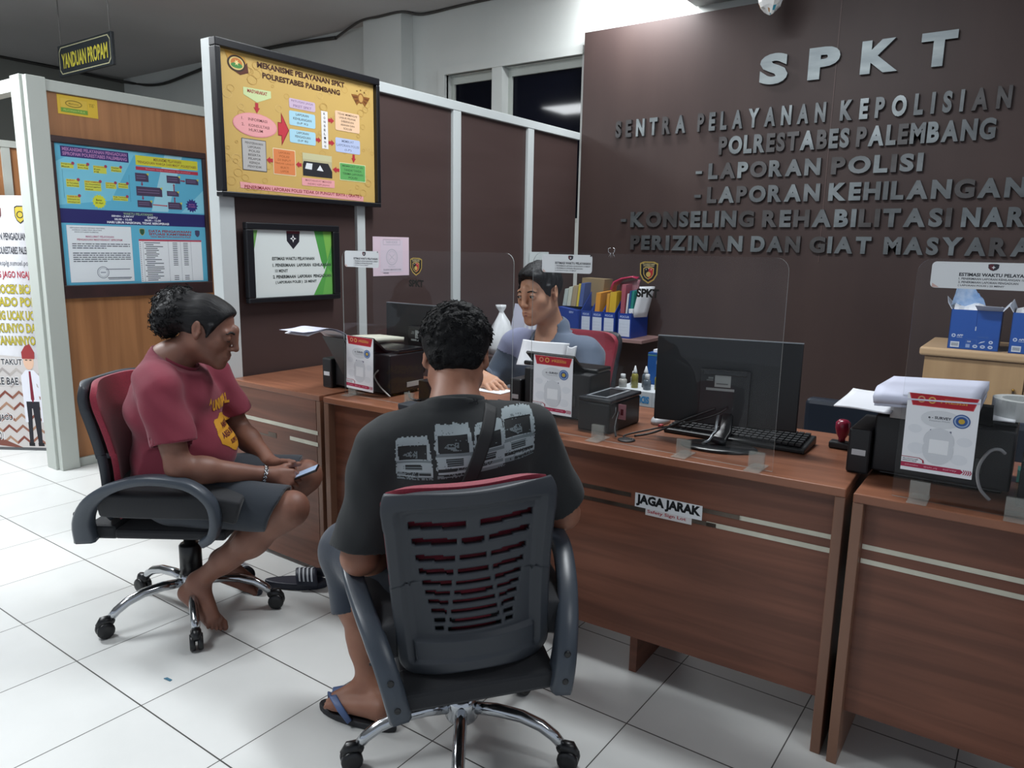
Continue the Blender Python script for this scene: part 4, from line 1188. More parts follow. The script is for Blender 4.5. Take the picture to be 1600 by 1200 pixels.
# ------------------------------------------------------------------ behind the desks
M_NAVY = mat('navy_vinyl', '#1c2430', rough=.4)
sf = thing('low_bench', 'low dark navy bench behind the centre desk', 'bench', (-.80, 3.3, 0))
MB().box((0, 0, .38), (1.15, .5, .47), M_NAVY).build('seat', sf, bevel=.02)
MB().box((0, -.0, .47), (1.15, .08, .745), M_NAVY).build('backrest', sf, bevel=.02)
lg = MB()
for x, y in ((.05, .05), (1.08, .05), (.05, .43), (1.08, .43)):
    MB().box((x, y, 0), (x + .04, y + .04, .38), M_BLACKF).build('leg', sf)

M_BEECH = mat('beech_laminate', '#c2a077', rough=.5, color2='#b18f68', scale=(12, 12, .8), detail=5)
cb = thing('storage_cabinet', 'light wooden two door cabinet at the right against the board', 'cabinet', (-.495, 4.30, 0))
b = MB(); b.box((.015, .02, .03), (.885, .52, .855), M_BEECH); b.box((.03, .05, 0), (.87, .5, .03), M_BROWN); b.build('body', cb)
b = MB(); b.box((-.008, -.02, .857), (.908, .54, .90), mat('beech_top', '#c9a882', rough=.42)); b.build('top', cb, bevel=.012, bseg=3)
for i, (x0, x1) in enumerate(((.018, .447), (.453, .882))):
    d = MB(); d.box((x0, 0, .04), (x1, .019, .852), M_BEECH); do = d.build('door', cb, bevel=.002)
    hx = .41 if i == 0 else .49
    h = MB(); h.strip([(hx, -.004, .50), (hx, -.022, .54), (hx, -.026, .61), (hx, -.022, .68), (hx, -.004, .72)], (1, 0, 0), [.008, .014, .02, .014, .008], .006, mat('handle_dark', '#5c5148', rough=.3, metal=.5))
    h.ball((hx, -.008, .723), .007, mat('brass', '#a8843c', rough=.3, metal=.9)); h.build('handle', do)
lk = MB(); lk.lathe([(.011, 0), (.011, .004), (.007, .006)], mat('brass', '#a8843c'), R=Matrix.Rotation(math.pi / 2, 3, 'X')); lk.v = [(x + .48, y - .0005, z + .80) for x, y, z in lk.v]; lk.build('lock', cb)

M_BLUEB = mat('blue_carton', '#2454a6', rough=.42)
M_CARTI = mat('carton_inside', '#c9cfdb', rough=.7)
def carton(label, x, y, z, seed, first):
    t = thing('paper_carton', label, 'carton', (x, y, z), 0.02 if first else -.03)
    b = MB(); w, d, h = .215, .30, .195
    b.box((0, 0, 0), (w, .003, h), M_BLUEB); b.box((0, d - .003, 0), (w, d, h), M_BLUEB); b.box((0, 0, 0), (.003, d, h), M_BLUEB); b.box((w - .003, 0, 0), (w, d, h), M_BLUEB); b.box((0, 0, 0), (w, d, .003), M_BLUEB)
    pr = Print(); wh = '#c3d0e8'
    pr.ell(.022, .066, .009, .009, wh); pr.star(.022, .066, .003, .007, 3, '#1e4a9c'); pr.text('APP', .036, .063, .063, .073, wh, .04); pr.rect(.036, .057, .06, .059, wh)
    pr.rect(.012, .008, .05, .036, '#d2dae6')
    for i in range(11): pr.rect(.017 + i * .0027, .014, .0185 + i * .0027 - (.0006 if i % 2 else 0), .03, '#3c4656')
    pr.frame(.078, .03, .122, .05, .0008, '#6d8cc6'); pr.text('REAM', .083, .036, .098, .044, wh, .03); pr.rect(.078, .01, .096, .027, '#8ea6d4')
    for q in (.118, .15, .182): pr.ell(q, .018, .0105, .008, wh); pr.ell(q, .018, .006, .003, '#4d6cae')
    pr.poly([(.13, .032), (.155, .042), (.158, .047), (.14, .042)], wh); pr.ell(.182, .042, .009, .008, wh); pr.ell(.182, .042, .004, .003, '#2b54a3'); pr.ell(.188, .066, .012, .011, '#2c57a8'); pr.rect(.12, .066, .17, .0675, '#4f74b8'); pr.rect(.13, .062, .17, .0635, '#4f74b8')
    pr.rect(.112, .12, .1135, .195, '#16397e'); pr.rect(.11, .095, .1145, .115, '#b9c6de')
    pr.mesh(b, (0, -.0004, 0), (1, 0, 0), (0, 0, 1), lift=.0003)
    b.build('box', t)
    f = MB()
    f.prism([(.0, .002, h), (.0, d - .002, h), (-.045 if first else -.02, d - .02, h + .05), (-.02, .02, h + .03)], (.002, 0, 0), M_CARTI)
    f.prism([(.11 if first else .05, .002, h), (w, .002, h), (w + .005, -.05, h + .022), (.10 if first else .04, -.05, h + .026)], (0, 0, .0015), M_CARTI)
    f.prism([(w, .0, h), (w, d, h), (w + .025, d - .03, h + .035), (w + .025, .04, h + .03)], (.002, 0, 0), M_CARTI)
    f.build('flaps', t)
    s = MB(); s.sheet(lambda u, v: (.008 + (w - .016) * u, .01 + (d - .02) * v, h - .02 + .045 * math.sin(math.pi * v) * (1 - .4 * u) + .012 * math.sin(9 * u + 5 * v + seed)), 10, 10, M_PAPER, smooth=False)
    s.build('paper_wrapping', t)
    if first:
        pb = MB(); pb.sheet(lambda u, v: (-.01 + (.15 - .06 * v) * u + .02 * v, .12 + .05 * u - .02 * v, h + .012 + (.115 - .05 * u * u) * v + .008 * math.sin(11 * u + 7 * v)), 9, 8, mat('pale_blue_plastic', '#b9cdE6', rough=.25, color2='#7fa6d6', scale=(9, 9, 9), noise=2.), th=.004, smooth=False); pb.build('inner_bag', t)
    return t
carton('blue open paper carton at the cabinet left end with a bag in it', -.385, 4.31, .9005, 1, True)
carton('blue open paper carton cut by the right picture edge', -.128, 4.30, .9005, 2, False)

# wall shelf with magazine files
M_SHELF = mat('pinkish_shelf', '#8d6f6c', rough=.5)
o = MB().box((-2.86, 4.55, .735), (-2.18, 4.898, .757), M_SHELF).build('wall_shelf', bevel=.002); tag(o, 'narrow brown shelf on the board holding blue file boxes', 'shelf')
M_FILE = mat('blue_file_card', '#1f3f94', rough=.45)
def file_box(label, x, w, y=4.60, z=.7575, txt='FOCUS', front=True, h=.17):
    t = thing('magazine_file', label, 'file box', (x, y, z), 0, 'blue magazine files on the shelf')
    b = MB(); d = .26; H = .30
    side = [(0, 0, 0), (0, d, 0), (0, d, H), (0, d * .55, H), (0, .0, h)]
    b.prism(side, (.003, 0, 0), M_FILE); b.prism([(w - .003, p[1], p[2]) for p in side], (.003, 0, 0), M_FILE)
    b.box((.003, 0, 0), (w - .003, .003, h), M_FILE); b.box((.003, d - .003, 0), (w - .003, d, H), M_FILE); b.box((.003, .003, 0), (w - .003, d - .003, .003), M_FILE)
    b.build('box', t)
    l = MB(); pr = Print(); pr.rect(.008, .012, w - .008, h - .04, '#ccd5e4'); pr.text(txt, .016, h - .031, w - .016, h - .016, '#b9c8ec', .03)
    for i in range(4): pr.rect(.014, .03 + i * .022, w - .02, .0315 + i * .022, '#aab6cc')
    pr.mesh(l, (0, -.0004, 0), (1, 0, 0), (0, 0, 1), lift=.0003); l.build('label', t)
    return t
file_box('blue magazine file at the left end of the shelf, half behind the man in blue', -2.685, .082)
file_box('second blue magazine file from the man in blue on the shelf', -2.597, .088)
file_box('third blue magazine file from the man in blue on the shelf', -2.505, .09)
file_box('rightmost blue magazine file on the shelf with its blue side showing', -2.39, .1)
o = MB().prism([(-2.86, 4.57, .757), (-2.70, 4.57, .757), (-2.70, 4.57, .925), (-2.86, 4.57, .945)], (0, .3, 0), M_FILE).build('box_lid'); tag(o, 'wide blue box behind the man in blue shoulder on the shelf', 'box')
tx = MB(); pr = Print(); pr.text('SIDU', 0, 0, .035, .015, '#b9c8ec', .03); pr.mesh(tx, (-2.765, 4.5695, .905), (1, 0, 0), (0, 0, 1)); 
for i_ in range(len(tx.f)): pass
tx.build('lettering', bpy.data.objects['box_lid'])
def folder(name, label, x, w, y0, y1, z0, z1, color, lean=0.0, group='folders in the magazine files'):
    m = MB(); c = mat('folder_' + color.lstrip('#'), color, rough=.55)
    m.prism([(x, y0, z0), (x, y1, z0), (x + lean, y1, z1), (x + lean, y0 + .02, z1 - .01)], (w, 0, 0), c)
    m.prism([(x + .002, y0 + .004, z0), (x + .002, y1 - .004, z0), (x + lean + .002, y1 - .004, z1 - .006), (x + lean + .002, y0 + .03, z1 - .014)], (w - .004, 0, 0), M_PAPER)
    o = m.build(name)
    return tag(o, label, 'folder', group)
Z0 = .7615
folder('folder', 'orange folder in the second magazine file', -2.59, .036, 4.61, 4.82, Z0, 1.065, '#d18f2e', .008)
folder('folder', 'narrow orange folder left of the yellow folder in the third file', -2.500, .02, 4.61, 4.82, Z0, 1.062, '#cf9433', .004)
folder('folder', 'yellow folder in the third magazine file', -2.476, .05, 4.61, 4.82, Z0, 1.075, '#cba52f', .004)
folder('folder', 'rose clear folder with papers in the rightmost file', -2.384, .03, 4.61, 4.83, Z0, 1.13, '#9c4f5c', .0)
folder('folder', 'white papers standing in the rightmost file', -2.350, .012, 4.61, 4.8, Z0, 1.07, '#c9ccd0', .01)
folder('folder', 'dark blue folder in the rightmost file', -2.335, .014, 4.61, 4.82, Z0, 1.09, '#1d4a80', .012)
folder('folder', 'teal folder in the rightmost file', -2.318, .018, 4.61, 4.8, Z0, 1.09, '#1f7a72', .012)
pk2 = MB(); pm2 = mat('crimson_plastic', '#b2274f', rough=.3)
pk2.strip([(-2.47, 4.66, 1.07), (-2.465, 4.68, 1.12), (-2.42, 4.7, 1.155), (-2.35, 4.72, 1.172), (-2.315, 4.73, 1.165)], (0, 1, 0), .09, .012, pm2)
pk2.sheet(lambda u, v: (-2.45 + .14 * u, 4.72 + .01 * v, 1.05 + (.075 + .03 * u) * v), 4, 4, mat('rose_plastic', '#8f6068', rough=.4), th=.03)
tag(pk2.build('plastic_case'), 'crimson rimmed plastic case behind the folders on the shelf', 'case')
sp = MB(); sp.sheet(lambda u, v: (-2.295 + .05 * u + .05 * v, 4.63 + .12 * u, .90 + .21 * v), 3, 5, M_PAPER, th=.01)
sp.box((-2.315, 4.61, .93), (-2.285, 4.63, .96), M_PAPER); tag(sp.build('paper_sheet'), 'white paper slip leaning out of the rightmost file', 'paper')
# stack of old files left of the magazine files
for i, (x, w, z1, c, lab) in enumerate(((-2.86, .03, 1.06, '#a9b3ae', 'greyish papers at the left end of the shelf behind the man in blue'), (-2.825, .03, 1.075, '#bcc0b2', 'pale papers next to the brown envelope on the shelf'), (-2.79, .04, 1.085, '#9a8a6e', 'tan envelope bundle on the shelf behind the man in blue'),
                                    (-2.745, .016, 1.10, '#c7b23f', 'yellow folder behind the man in blue on the shelf'), (-2.725, .03, 1.105, '#43568c', 'blue folder behind the man in blue on the shelf'))):
    folder('folder', lab, x, w, 4.62 + .012, 4.87, .95, z1 + .02, c, .006, 'papers on the blue box')
eb = MB(); eb.prism([(-2.77, 4.74, .95), (-2.60, 4.74, .95), (-2.58, 4.74, 1.145), (-2.765, 4.74, 1.15)], (0, .12, 0), mat('kraft_paper', '#8f7c5c', rough=.7))
tag(eb.build('kraft_envelope'), 'large brown paper envelope standing behind the yellow and blue folders', 'envelope')

# low side table with upside-down reams and bottles
st = thing('side_table', 'dark brown low side table behind the printers', 'table', (-1.90, 3.36, 0))
MB().box((0, 0, .555), (.62, .42, .58), M_BROWN).build('tabletop', st)
for x, y in ((.0, .0), (.58, .0), (.0, .38), (.58, .38)): MB().box((x, y, 0), (x + .04, y + .04, .555), M_BROWN).build('leg', st)
rb = thing('ream_box', 'white paper ream box with upside down blue letters on the side table', 'box', (-1.772, 3.40, .5805))
b = MB(); b.box((0, 0, 0), (.28, .21, .075), ink('#cdd2d6')); pr = Print(); pr.text('SIDU', .135, .015, .20, .052, '#3f8fc9', .05, flip=True); pr.rect(.215, 0, .217, .075, '#9fa7ae'); pr.rect(.225, .02, .26, .05, '#b9c4cc'); pr.mesh(b, (0, 0, 0), (1, 0, 0), (0, 0, 1)); b.build('box', rb)
rb = thing('ream_box', 'blue ream box with white letters behind the glue bottles', 'box', (-1.69, 3.615, .5805))
b = MB(); b.box((0, 0, 0), (.26, .15, .245), ink('#1f4f8f')); pr = Print(); pr.text('SIDU', .05, .185, .105, .212, '#c9d6e6', .04, flip=True); pr.rect(0, .228, .26, .235, '#4e7a72'); pr.mesh(b, (0, 0, 0), (1, 0, 0), (0, 0, 1)); b.build('box', rb)
MB().box((.02, .02, .2455), (.25, .13, .26), M_PAPER).build('paper_top', rb)
def bottle(label, x, y, h, r, body, cap, nozzle=False):
    t = thing('glue_bottle', label, 'bottle', (x, y, .656), 0, 'small bottles on the white ream box')
    MB().lathe([(r, 0), (r, h * .55), (r * .8, h * .62), (r * .5, h * .66)], body, seg=14).build('bottle_body', t)
    c = MB()
    if nozzle: c.lathe([(r * .62, h * .66), (r * .55, h * .74), (r * .15, h * 1.0)], cap, seg=12)
    else: c.lathe([(r * .62, h * .66), (r * .62, h * .98), (r * .5, h)], cap, seg=12)
    c.build('cap', t)
mb_c = mat('bottle_pale', '#a9a7a2', rough=.3); mb_g = mat('bottle_olive', '#8a8440', rough=.25); mb_b = mat('bottle_grey', '#55606a', rough=.25); mb_w = mat('cap_white', '#d3d6d8', rough=.35)
bottle('pale squat bottle at the left end of the row on the ream box', -1.748, 3.45, .068, .021, mb_c, mb_w)
bottle('pale short bottle second from the left on the ream box', -1.722, 3.53, .075, .02, mb_c, mb_w)
bottle('bottle with tall white nozzle on the ream box', -1.69, 3.47, .115, .018, mb_g, mb_w, True)
bottle('grey bottle with thin white nozzle in the row on the ream box', -1.652, 3.52, .11, .02, mb_b, mb_w, True)
bottle('grey bottle with a square white cap on the ream box', -1.615, 3.46, .08, .02, mb_b, mb_w)
bottle('olive yellow bottle at the right end of the row on the ream box', -1.572, 3.5, .105, .019, mb_g, mat('cap_olive', '#8f8a58', rough=.4))
# white plastic bag and fanned papers by the partition
rt = thing('side_table', 'brown low table by the partition behind the man in blue', 'table', (-2.90, 3.45, 0))
MB().box((0.0, 0, .70), (.36, .60, .73), M_BROWN).build('tabletop', rt)
for x, y in ((.0, .0), (.32, .0), (.0, .56), (.32, .56)): MB().box((x, y, 0), (x + .04, y + .04, .70), M_BROWN).build('leg', rt)
pb = MB(); pw = mat('white_bag_plastic', '#dcdfe2', rough=.35)
prof = [(.075, 0), (.09, .04), (.075, .12), (.045, .19), (.018, .235), (.012, .25), (.028, .275), (.03, .29)]
pb.lathe(prof, pw, seg=18)
pb.v = [(x * (1 + .18 * math.sin(5 * math.atan2(y, x) + z * 22)) + .02 * math.sin(z * 9), y * (1 + .15 * math.sin(4 * math.atan2(y, x) + z * 15)), z) for x, y, z in pb.v]
o = pb.build('plastic_bag', None, (-2.665, 3.6, .7305)); tag(o, 'white tied plastic bag behind the left shoulder of the man in blue', 'bag')
fp_ = MB(); rr = random.Random(2)
for i in range(9):
    fp_.prism([(-2.76 + i * .011, 3.82, .7305), (-2.66 + i * .011, 3.82, .7305), (-2.64 + i * .013, 3.86, 1.0 - .006 * i), (-2.735 + i * .013, 3.86, 1.012 - .004 * i)], (0, .0012, 0), M_PAPER if i % 2 else M_LAV)
    fp_.v[-8:] = [(x, y + i * .006, z) for x, y, z in fp_.v[-8:]]
tag(fp_.build('paper_fan'), 'fanned upright papers against the partition behind the man in blue', 'papers')
# ------------------------------------------------------------------ swivel chairs (local +x is the way the seat faces)
M_SHELL = mat('chair_grey_plastic', '#33373d', rough=.46, spec=.4)
M_ARM = mat('chair_arm_plastic', '#3d444d', rough=.34, spec=.45)
M_CHR = mat('chrome', '#b9bcc0', rough=.12, metal=1.0)
M_RED = mat('crimson_mesh_fabric', '#8a1530', rough=.65, color2='#7a1029', scale=(1, 1, 1), noise=260.0, detail=1, sheen=.2)
M_SEAT = mat('black_seat_fabric', '#17191e', rough=.8, sheen=.15, bump=.15, bump_scale=400)
M_CAST = mat('caster_black', '#101114', rough=.35)
def bx_(v):
    return -.225 - .045 * v + .022 * math.sin(math.pi * min(v * 1.15, 1))
def hw(v):
    return .168 + .022 * v - (.02 * ((v - .93) / .07) ** 2 if v > .93 else 0) - (.03 * ((.08 - v) / .08) ** 2 if v < .08 else 0)
def back_pt(u, v, off=0.0, grow=0.0):
    yn = 2 * u - 1
    # rounded upper corners
    z = .425 + .465 * v + grow * (v - .5) * 2
    y = yn * (hw(v) + grow)
    if v > .5: z -= .022 * abs(yn) ** 5
    return (bx_(v) + .045 * yn * yn + off, y, z)
SLOT_V = (.83, .735, .635, .555, .487, .428, .375, .322, .27, .222)
SLOT_H = (.021, .021, .020, .018, .016, .0145, .0135, .0135, .0135, .0135)
def slot(u, v):
    yn = 2 * u - 1
    for i in range(10):
        c = SLOT_V[i] + .04 * (yn * yn - .25)
        h = SLOT_H[i]
        lim = .74 - .025 * i
        if abs(v - c) < h and abs(yn) < lim:
            if i == 0: return abs(yn) > .07
            g = .13 + .030 * i
            return not (abs(abs(yn) - g) < .03)
    return False

def make_chair(label, loc, rz, star, dz=0.0, group='red backed swivel chairs'):
    t = thing('office_chair', label, 'chair', loc, rz, group)
    s = MB()
    s.sheet(lambda u, v: (-.20 + .46 * v, .235 * (2 * u - 1) * (1 - .06 * (2 * v - 1) ** 4), .452 + .012 * math.cos((2 * u - 1) * 1.5) - .02 * max(0, (v - .75) / .25) ** 2 - .008 * abs(2 * u - 1) ** 6), 16, 16, M_SEAT, th=.092)
    s.box((-.17, -.19, .355), (.21, .19, .39), M_SEAT)
    s.box((-.272, -.185, .352), (-.165, .185, .402), M_SEAT)
    s.build('seat', t, bevel=.01)
    b = MB()
    rim = lambda u, v: .030 if (abs(2 * u - 1) > .86 or v > .93 or v < .06) else (.018 if (abs(2 * u - 1) > .8 or v > .9) else (.026 if v < .17 else .012))
    b.sheet(lambda u, v: back_pt(u, v), 72, 110, M_SHELL, th=rim, hole=slot)
    b.build('back_shell', t)
    r = MB()
    r.sheet(lambda u, v: back_pt(u, v, .030 + .008 * math.sin(math.pi * v), .004), 20, 24, M_RED, th=.019)
    r.build('backrest', t, bevel=.008)
    for sgn in (1, -1):
        a = MB()
        path = [(-.262, .192, .352), (-.262, .205, .42), (-.225, .225, .49), (-.15, .25, .55), (-.04, .272, .592), (.06, .278, .598), (.145, .274, .578), (.20, .266, .525), (.212, .258, .46), (.195, .248, .40), (.16, .235, .372)]
        P = []
        for i in range(len(path) - 1):
            q0, q1, q2, q3 = (Vector(path[max(i - 1, 0)]), Vector(path[i]), Vector(path[i + 1]), Vector(path[min(i + 2, len(path) - 1)]))
            for k in range(4):
                f = k / 4
                P.append(.5 * ((2 * q1) + (q2 - q0) * f + (2 * q0 - 5 * q1 + 4 * q2 - q3) * f * f + (3 * q1 - q0 - 3 * q2 + q3) * f ** 3))
        P.append(Vector(path[-1])); n = len(P)
        P = [Vector((p.x, p.y * sgn, p.z)) for p in P]
        ws = [.052 if i < 10 else .05 for i in range(n)]
        ts = [(.075 - .045 * min(i / 14, 1)) for i in range(n)]
        a.strip(P, (0, 1, 0), ws, ts, M_ARM)
        arm = a.build('armrest', t)
        h = MB()
        for z_ in (.385, .45):
            h.lathe([(.008, 0), (.008, .004), (.005, .0045)], M_CAST, c=(-.296 if z_ < .4 else -.286, sgn * (.198 if z_ < .4 else .208), z_), seg=10, R=Matrix.Rotation(-math.pi / 2, 3, 'Y'))
            h.build('bolt', arm); h = MB()
    g = MB(); g.lathe([(.039, .15), (.039, .262), (.034, .268), (.021, .27), (.021, .345)], M_CAST, seg=18); g.box((-.11, -.075, .335), (.11, .075, .363), M_CAST); g.tube([(-.03, .07, .345), (-.05, .2, .335), (-.05, .25, .33)], .005, M_CAST, seg=6)
    g.build('gas_lift', t)
    h = MB(); h.lathe([(.040, .085), (.046, .095), (.046, .14), (.040, .155), (.034, .158)], M_CHR, seg=20); h.build('hub', t)
    for k in range(5):
        l = MB()
        l.tube([(.035, 0, .122), (.10, 0, .128), (.17, 0, .124), (.225, 0, .108), (.262, 0, .085), (.285, 0, .062)], [.017, .0175, .017, .0165, .0155, .014], M_CHR, seg=12)
        lo = l.build('leg', t); lo.rotation_euler = (0, 0, star + k * 2 * math.pi / 5)
        c = MB()
        Ry = Matrix.Rotation(math.pi / 2, 3, 'X')
        for sd in (-1, 1):
            c.lathe([(.012, -.009), (.026, -.009), (.029, -.004), (.029, .004), (.026, .009), (.012, .009)], M_CAST, c=(.302, sd * .0125, .029), seg=16, R=Ry)
        c.tube([(.275, 0, .048), (.29, 0, .060), (.308, 0, .060), (.325, 0, .045)], [.012, .018, .018, .010], M_CAST, seg=10)
        c.build('caster', lo)
    if dz:
        lift(t, dz)
    return t
def lift(t, dz):
    for ch in t.children:
        if ch.name.split('.')[0] in ('seat', 'back_shell', 'backrest', 'armrest'):
            ch.location.z += dz
        if ch.name.startswith('gas_lift'):
            ch.scale = (1, 1, 1 + dz / .363)
def place(src, label, loc, rz, star, dz):
    c = copy_tree(src)
    c.location = loc; c.rotation_euler = (0, 0, rz); c['label'] = label
    k = 0
    for ch in c.children:
        if ch.name.startswith('leg'):
            ch.rotation_euler = (0, 0, star + k * 2 * math.pi / 5); k += 1
    lift(c, dz)
    return c
AZ_A = math.atan2(.57, .82)
AZ_B = math.atan2(.66, -.75)
chair_a = make_chair('red backed swivel chair of the barefoot man in the crimson shirt', (-2.47, 1.435, 0), AZ_A, math.radians(-102) - AZ_A)
chair_b = place(chair_a, 'swivel chair with its grey slotted back turned to us, nearest in the picture', (-1.178, 1.444, 0), AZ_B, math.radians(19) - AZ_B, -.03)
# the worn seat of this chair leans a little back and to its left
_rt = Matrix.Rotation(math.radians(-3.5), 4, 'X') @ Matrix.Rotation(math.radians(-3), 4, 'Y')
_pv = Vector((0, 0, .35))
for ch in chair_b.children:
    if ch.name.split('.')[0] in ('seat', 'back_shell', 'backrest', 'armrest'):
        ch.matrix_basis = Matrix.Translation(_pv) @ _rt @ Matrix.Translation(-_pv) @ Matrix.Translation((0, 0, -.03))
chair_c = place(chair_a, 'crimson chair of the man in blue behind the desks', (-1.885, 3.06, 0), math.radians(-88), .4, .06)
chair_d = place(chair_a, 'chair before the right desk of which only an armrest edge shows', (.352, 1.56, 0), math.radians(90), .2, 0.0)
# ------------------------------------------------------------------ smooth bodies: distance fields turned into one continuous surface
class Field:
    def __init__(self, lo, hi, h):
        self.lo = np.array(lo, np.float32); self.h = h
        n = np.ceil((np.array(hi) - np.array(lo)) / h).astype(int) + 1
        self.ax = [self.lo[i] + h * np.arange(n[i], dtype=np.float32) for i in range(3)]
        self.n = n
        self.d = np.full(tuple(n), 0.15, np.float32)
    def _sl(self, lo, hi):
        s = []
        for i in range(3):
            a = int(max(0, math.floor((lo[i] - self.lo[i]) / self.h))); b = int(min(self.n[i], math.ceil((hi[i] - self.lo[i]) / self.h) + 1))
            if b <= a: return None
            s.append(slice(a, b))
        return tuple(s)
    def _op(self, lo, hi, fn, k, sub):
        m = k + 3 * self.h
        s = self._sl([x - m for x in lo], [x + m for x in hi])
        if s is None: return self
        X = self.ax[0][s[0]][:, None, None]; Y = self.ax[1][s[1]][None, :, None]; Z = self.ax[2][s[2]][None, None, :]
        q = fn(X, Y, Z).astype(np.float32)
        c = self.d[s]
        if sub:
            a, b = -c, q
        else:
            a, b = c, q
        if k > 0:
            h = np.maximum(k - np.abs(a - b), 0) / k
            r = np.minimum(a, b) - h * h * k * .25
        else:
            r = np.minimum(a, b)
        self.d[s] = -r if sub else r
        return self
    def cone(self, a, b, ra, rb, k=.02, flat=None, sub=False):
        a = np.array(a, float); b = np.array(b, float); ba = b - a; L = float(ba @ ba) + 1e-12
        def fn(X, Y, Z):
            px, py, pz = X - a[0], Y - a[1], Z - a[2]
            t = np.clip((px * ba[0] + py * ba[1] + pz * ba[2]) / L, 0, 1)
            dx, dy, dz = px - t * ba[0], py - t * ba[1], pz - t * ba[2]
            if flat is not None:
                n, s = flat
                w = dx * n[0] + dy * n[1] + dz * n[2]
                d2 = dx * dx + dy * dy + dz * dz + w * w * (s * s - 1)
            else:
                d2 = dx * dx + dy * dy + dz * dz
            return np.sqrt(np.maximum(d2, 0)) - (ra + (rb - ra) * t)
        r = max(ra, rb) * (1.0 if flat is None or flat[1] >= 1 else 1 / flat[1])
        return self._op(np.minimum(a, b) - r, np.maximum(a, b) + r, fn, k, sub)
    def ell(self, c, r, k=.02, R=None, sub=False):
        """R: rows are the ellipsoid's axes"""
        c = np.array(c, float); r = np.array(r, float)
        R = np.eye(3) if R is None else np.array(R, float)
        def fn(X, Y, Z):
            x, y, z = X - c[0], Y - c[1], Z - c[2]
            u = [R[i][0] * x + R[i][1] * y + R[i][2] * z for i in range(3)]
            k0 = np.sqrt((u[0] / r[0]) ** 2 + (u[1] / r[1]) ** 2 + (u[2] / r[2]) ** 2)
            k1 = np.sqrt((u[0] / r[0] ** 2) ** 2 + (u[1] / r[1] ** 2) ** 2 + (u[2] / r[2] ** 2) ** 2)
            return k0 * (k0 - 1) / np.maximum(k1, 1e-6)
        e = np.sqrt(((R * r[:, None]) ** 2).sum(0))
        return self._op(c - e, c + e, fn, k, sub)
    def cut(self, p, n, lo, hi, k=.004):
        """remove what lies on the side of plane (p, n) that n points to, inside the box lo-hi"""
        p = np.array(p, float); n = np.array(n, float); n /= np.linalg.norm(n)
        s = self._sl(lo, hi)
        X = self.ax[0][s[0]][:, None, None]; Y = self.ax[1][s[1]][None, :, None]; Z = self.ax[2][s[2]][None, None, :]
        q = (X - p[0]) * n[0] + (Y - p[1]) * n[1] + (Z - p[2]) * n[2]
        self.d[s] = np.maximum(self.d[s], q)
        return self
    def wobble(self, amp, fx, fy, fz, ph=0.0):
        X = self.ax[0][:, None, None]; Y = self.ax[1][None, :, None]; Z = self.ax[2][None, None, :]
        self.d += (amp * np.sin(fx * X + fy * Y + fz * Z + ph)).astype(np.float32)
        return self
    def surface(self):
        d = self.d; S = d < 0
        nx, ny, nz = S.shape
        cnt = np.zeros((nx - 1, ny - 1, nz - 1), np.uint8)
        for i in (0, 1):
            for j in (0, 1):
                for k in (0, 1):
                    cnt += S[i:nx - 1 + i, j:ny - 1 + j, k:nz - 1 + k]
        act = (cnt > 0) & (cnt < 8)
        idx = np.argwhere(act)
        ids = np.full(act.shape, -1, np.int32); ids[act] = np.arange(len(idx))
        acc = np.zeros((len(idx), 3)); w = np.zeros(len(idx))
        I, J, K = idx.T
        corners = [(i, j, k) for i in (0, 1) for j in (0, 1) for k in (0, 1)]
        val = {c: d[I + c[0], J + c[1], K + c[2]] for c in corners}
        for a in corners:
            for ax in range(3):
                if a[ax] == 0:
                    b = list(a); b[ax] = 1; b = tuple(b)
                    va, vb = val[a], val[b]
                    m = (va < 0) != (vb < 0)
                    t = np.where(m, va / np.where(np.abs(va - vb) < 1e-9, 1e-9, va - vb), 0)
                    p = np.zeros((len(idx), 3)); p[:] = a; p[:, ax] += t
                    acc[m] += p[m]; w[m] += 1
        V = (idx + acc / np.maximum(w, 1)[:, None]) * self.h + self.lo
        quads = []
        for ax in range(3):
            o1, o2 = [(1, 2), (2, 0), (0, 1)][ax]
            sl0 = [slice(1, -1)] * 3; sl0[ax] = slice(0, -1)
            sl1 = list(sl0); sl1[ax] = slice(1, None)
            a = S[tuple(sl0)]; b = S[tuple(sl1)]
            E = np.argwhere(a != b)
            off = np.array([1, 1, 1]); off[ax] = 0
            E = E + off
            flip = S[tuple(E.T)]
            def cell(da, db):
                q = E.copy(); q[:, o1] -= da; q[:, o2] -= db
                return ids[tuple(q.T)]
            Q = np.stack([cell(1, 1), cell(0, 1), cell(0, 0), cell(1, 0)], 1)
            Q[~flip] = Q[~flip][:, ::-1]
            quads.append(Q)
        return V, np.concatenate(quads)

def relax(V, Q, it=2, lam=.5):
    n = len(V)
    e = np.concatenate([Q[:, [0, 1]], Q[:, [1, 2]], Q[:, [2, 3]], Q[:, [3, 0]]])
    e = np.concatenate([e, e[:, ::-1]])
    deg = np.bincount(e[:, 0], minlength=n)[:, None]
    for i in range(it):
        s = np.zeros_like(V)
        for c in range(3): s[:, c] = np.bincount(e[:, 0], weights=V[e[:, 1], c], minlength=n)
        m = s / np.maximum(deg, 1)
        V = V + (m - V) * lam
        s = np.zeros_like(V)
        for c in range(3): s[:, c] = np.bincount(e[:, 0], weights=V[e[:, 1], c], minlength=n)
        m = s / np.maximum(deg, 1)
        V = V - (m - V) * (lam * 1.03)
    return V

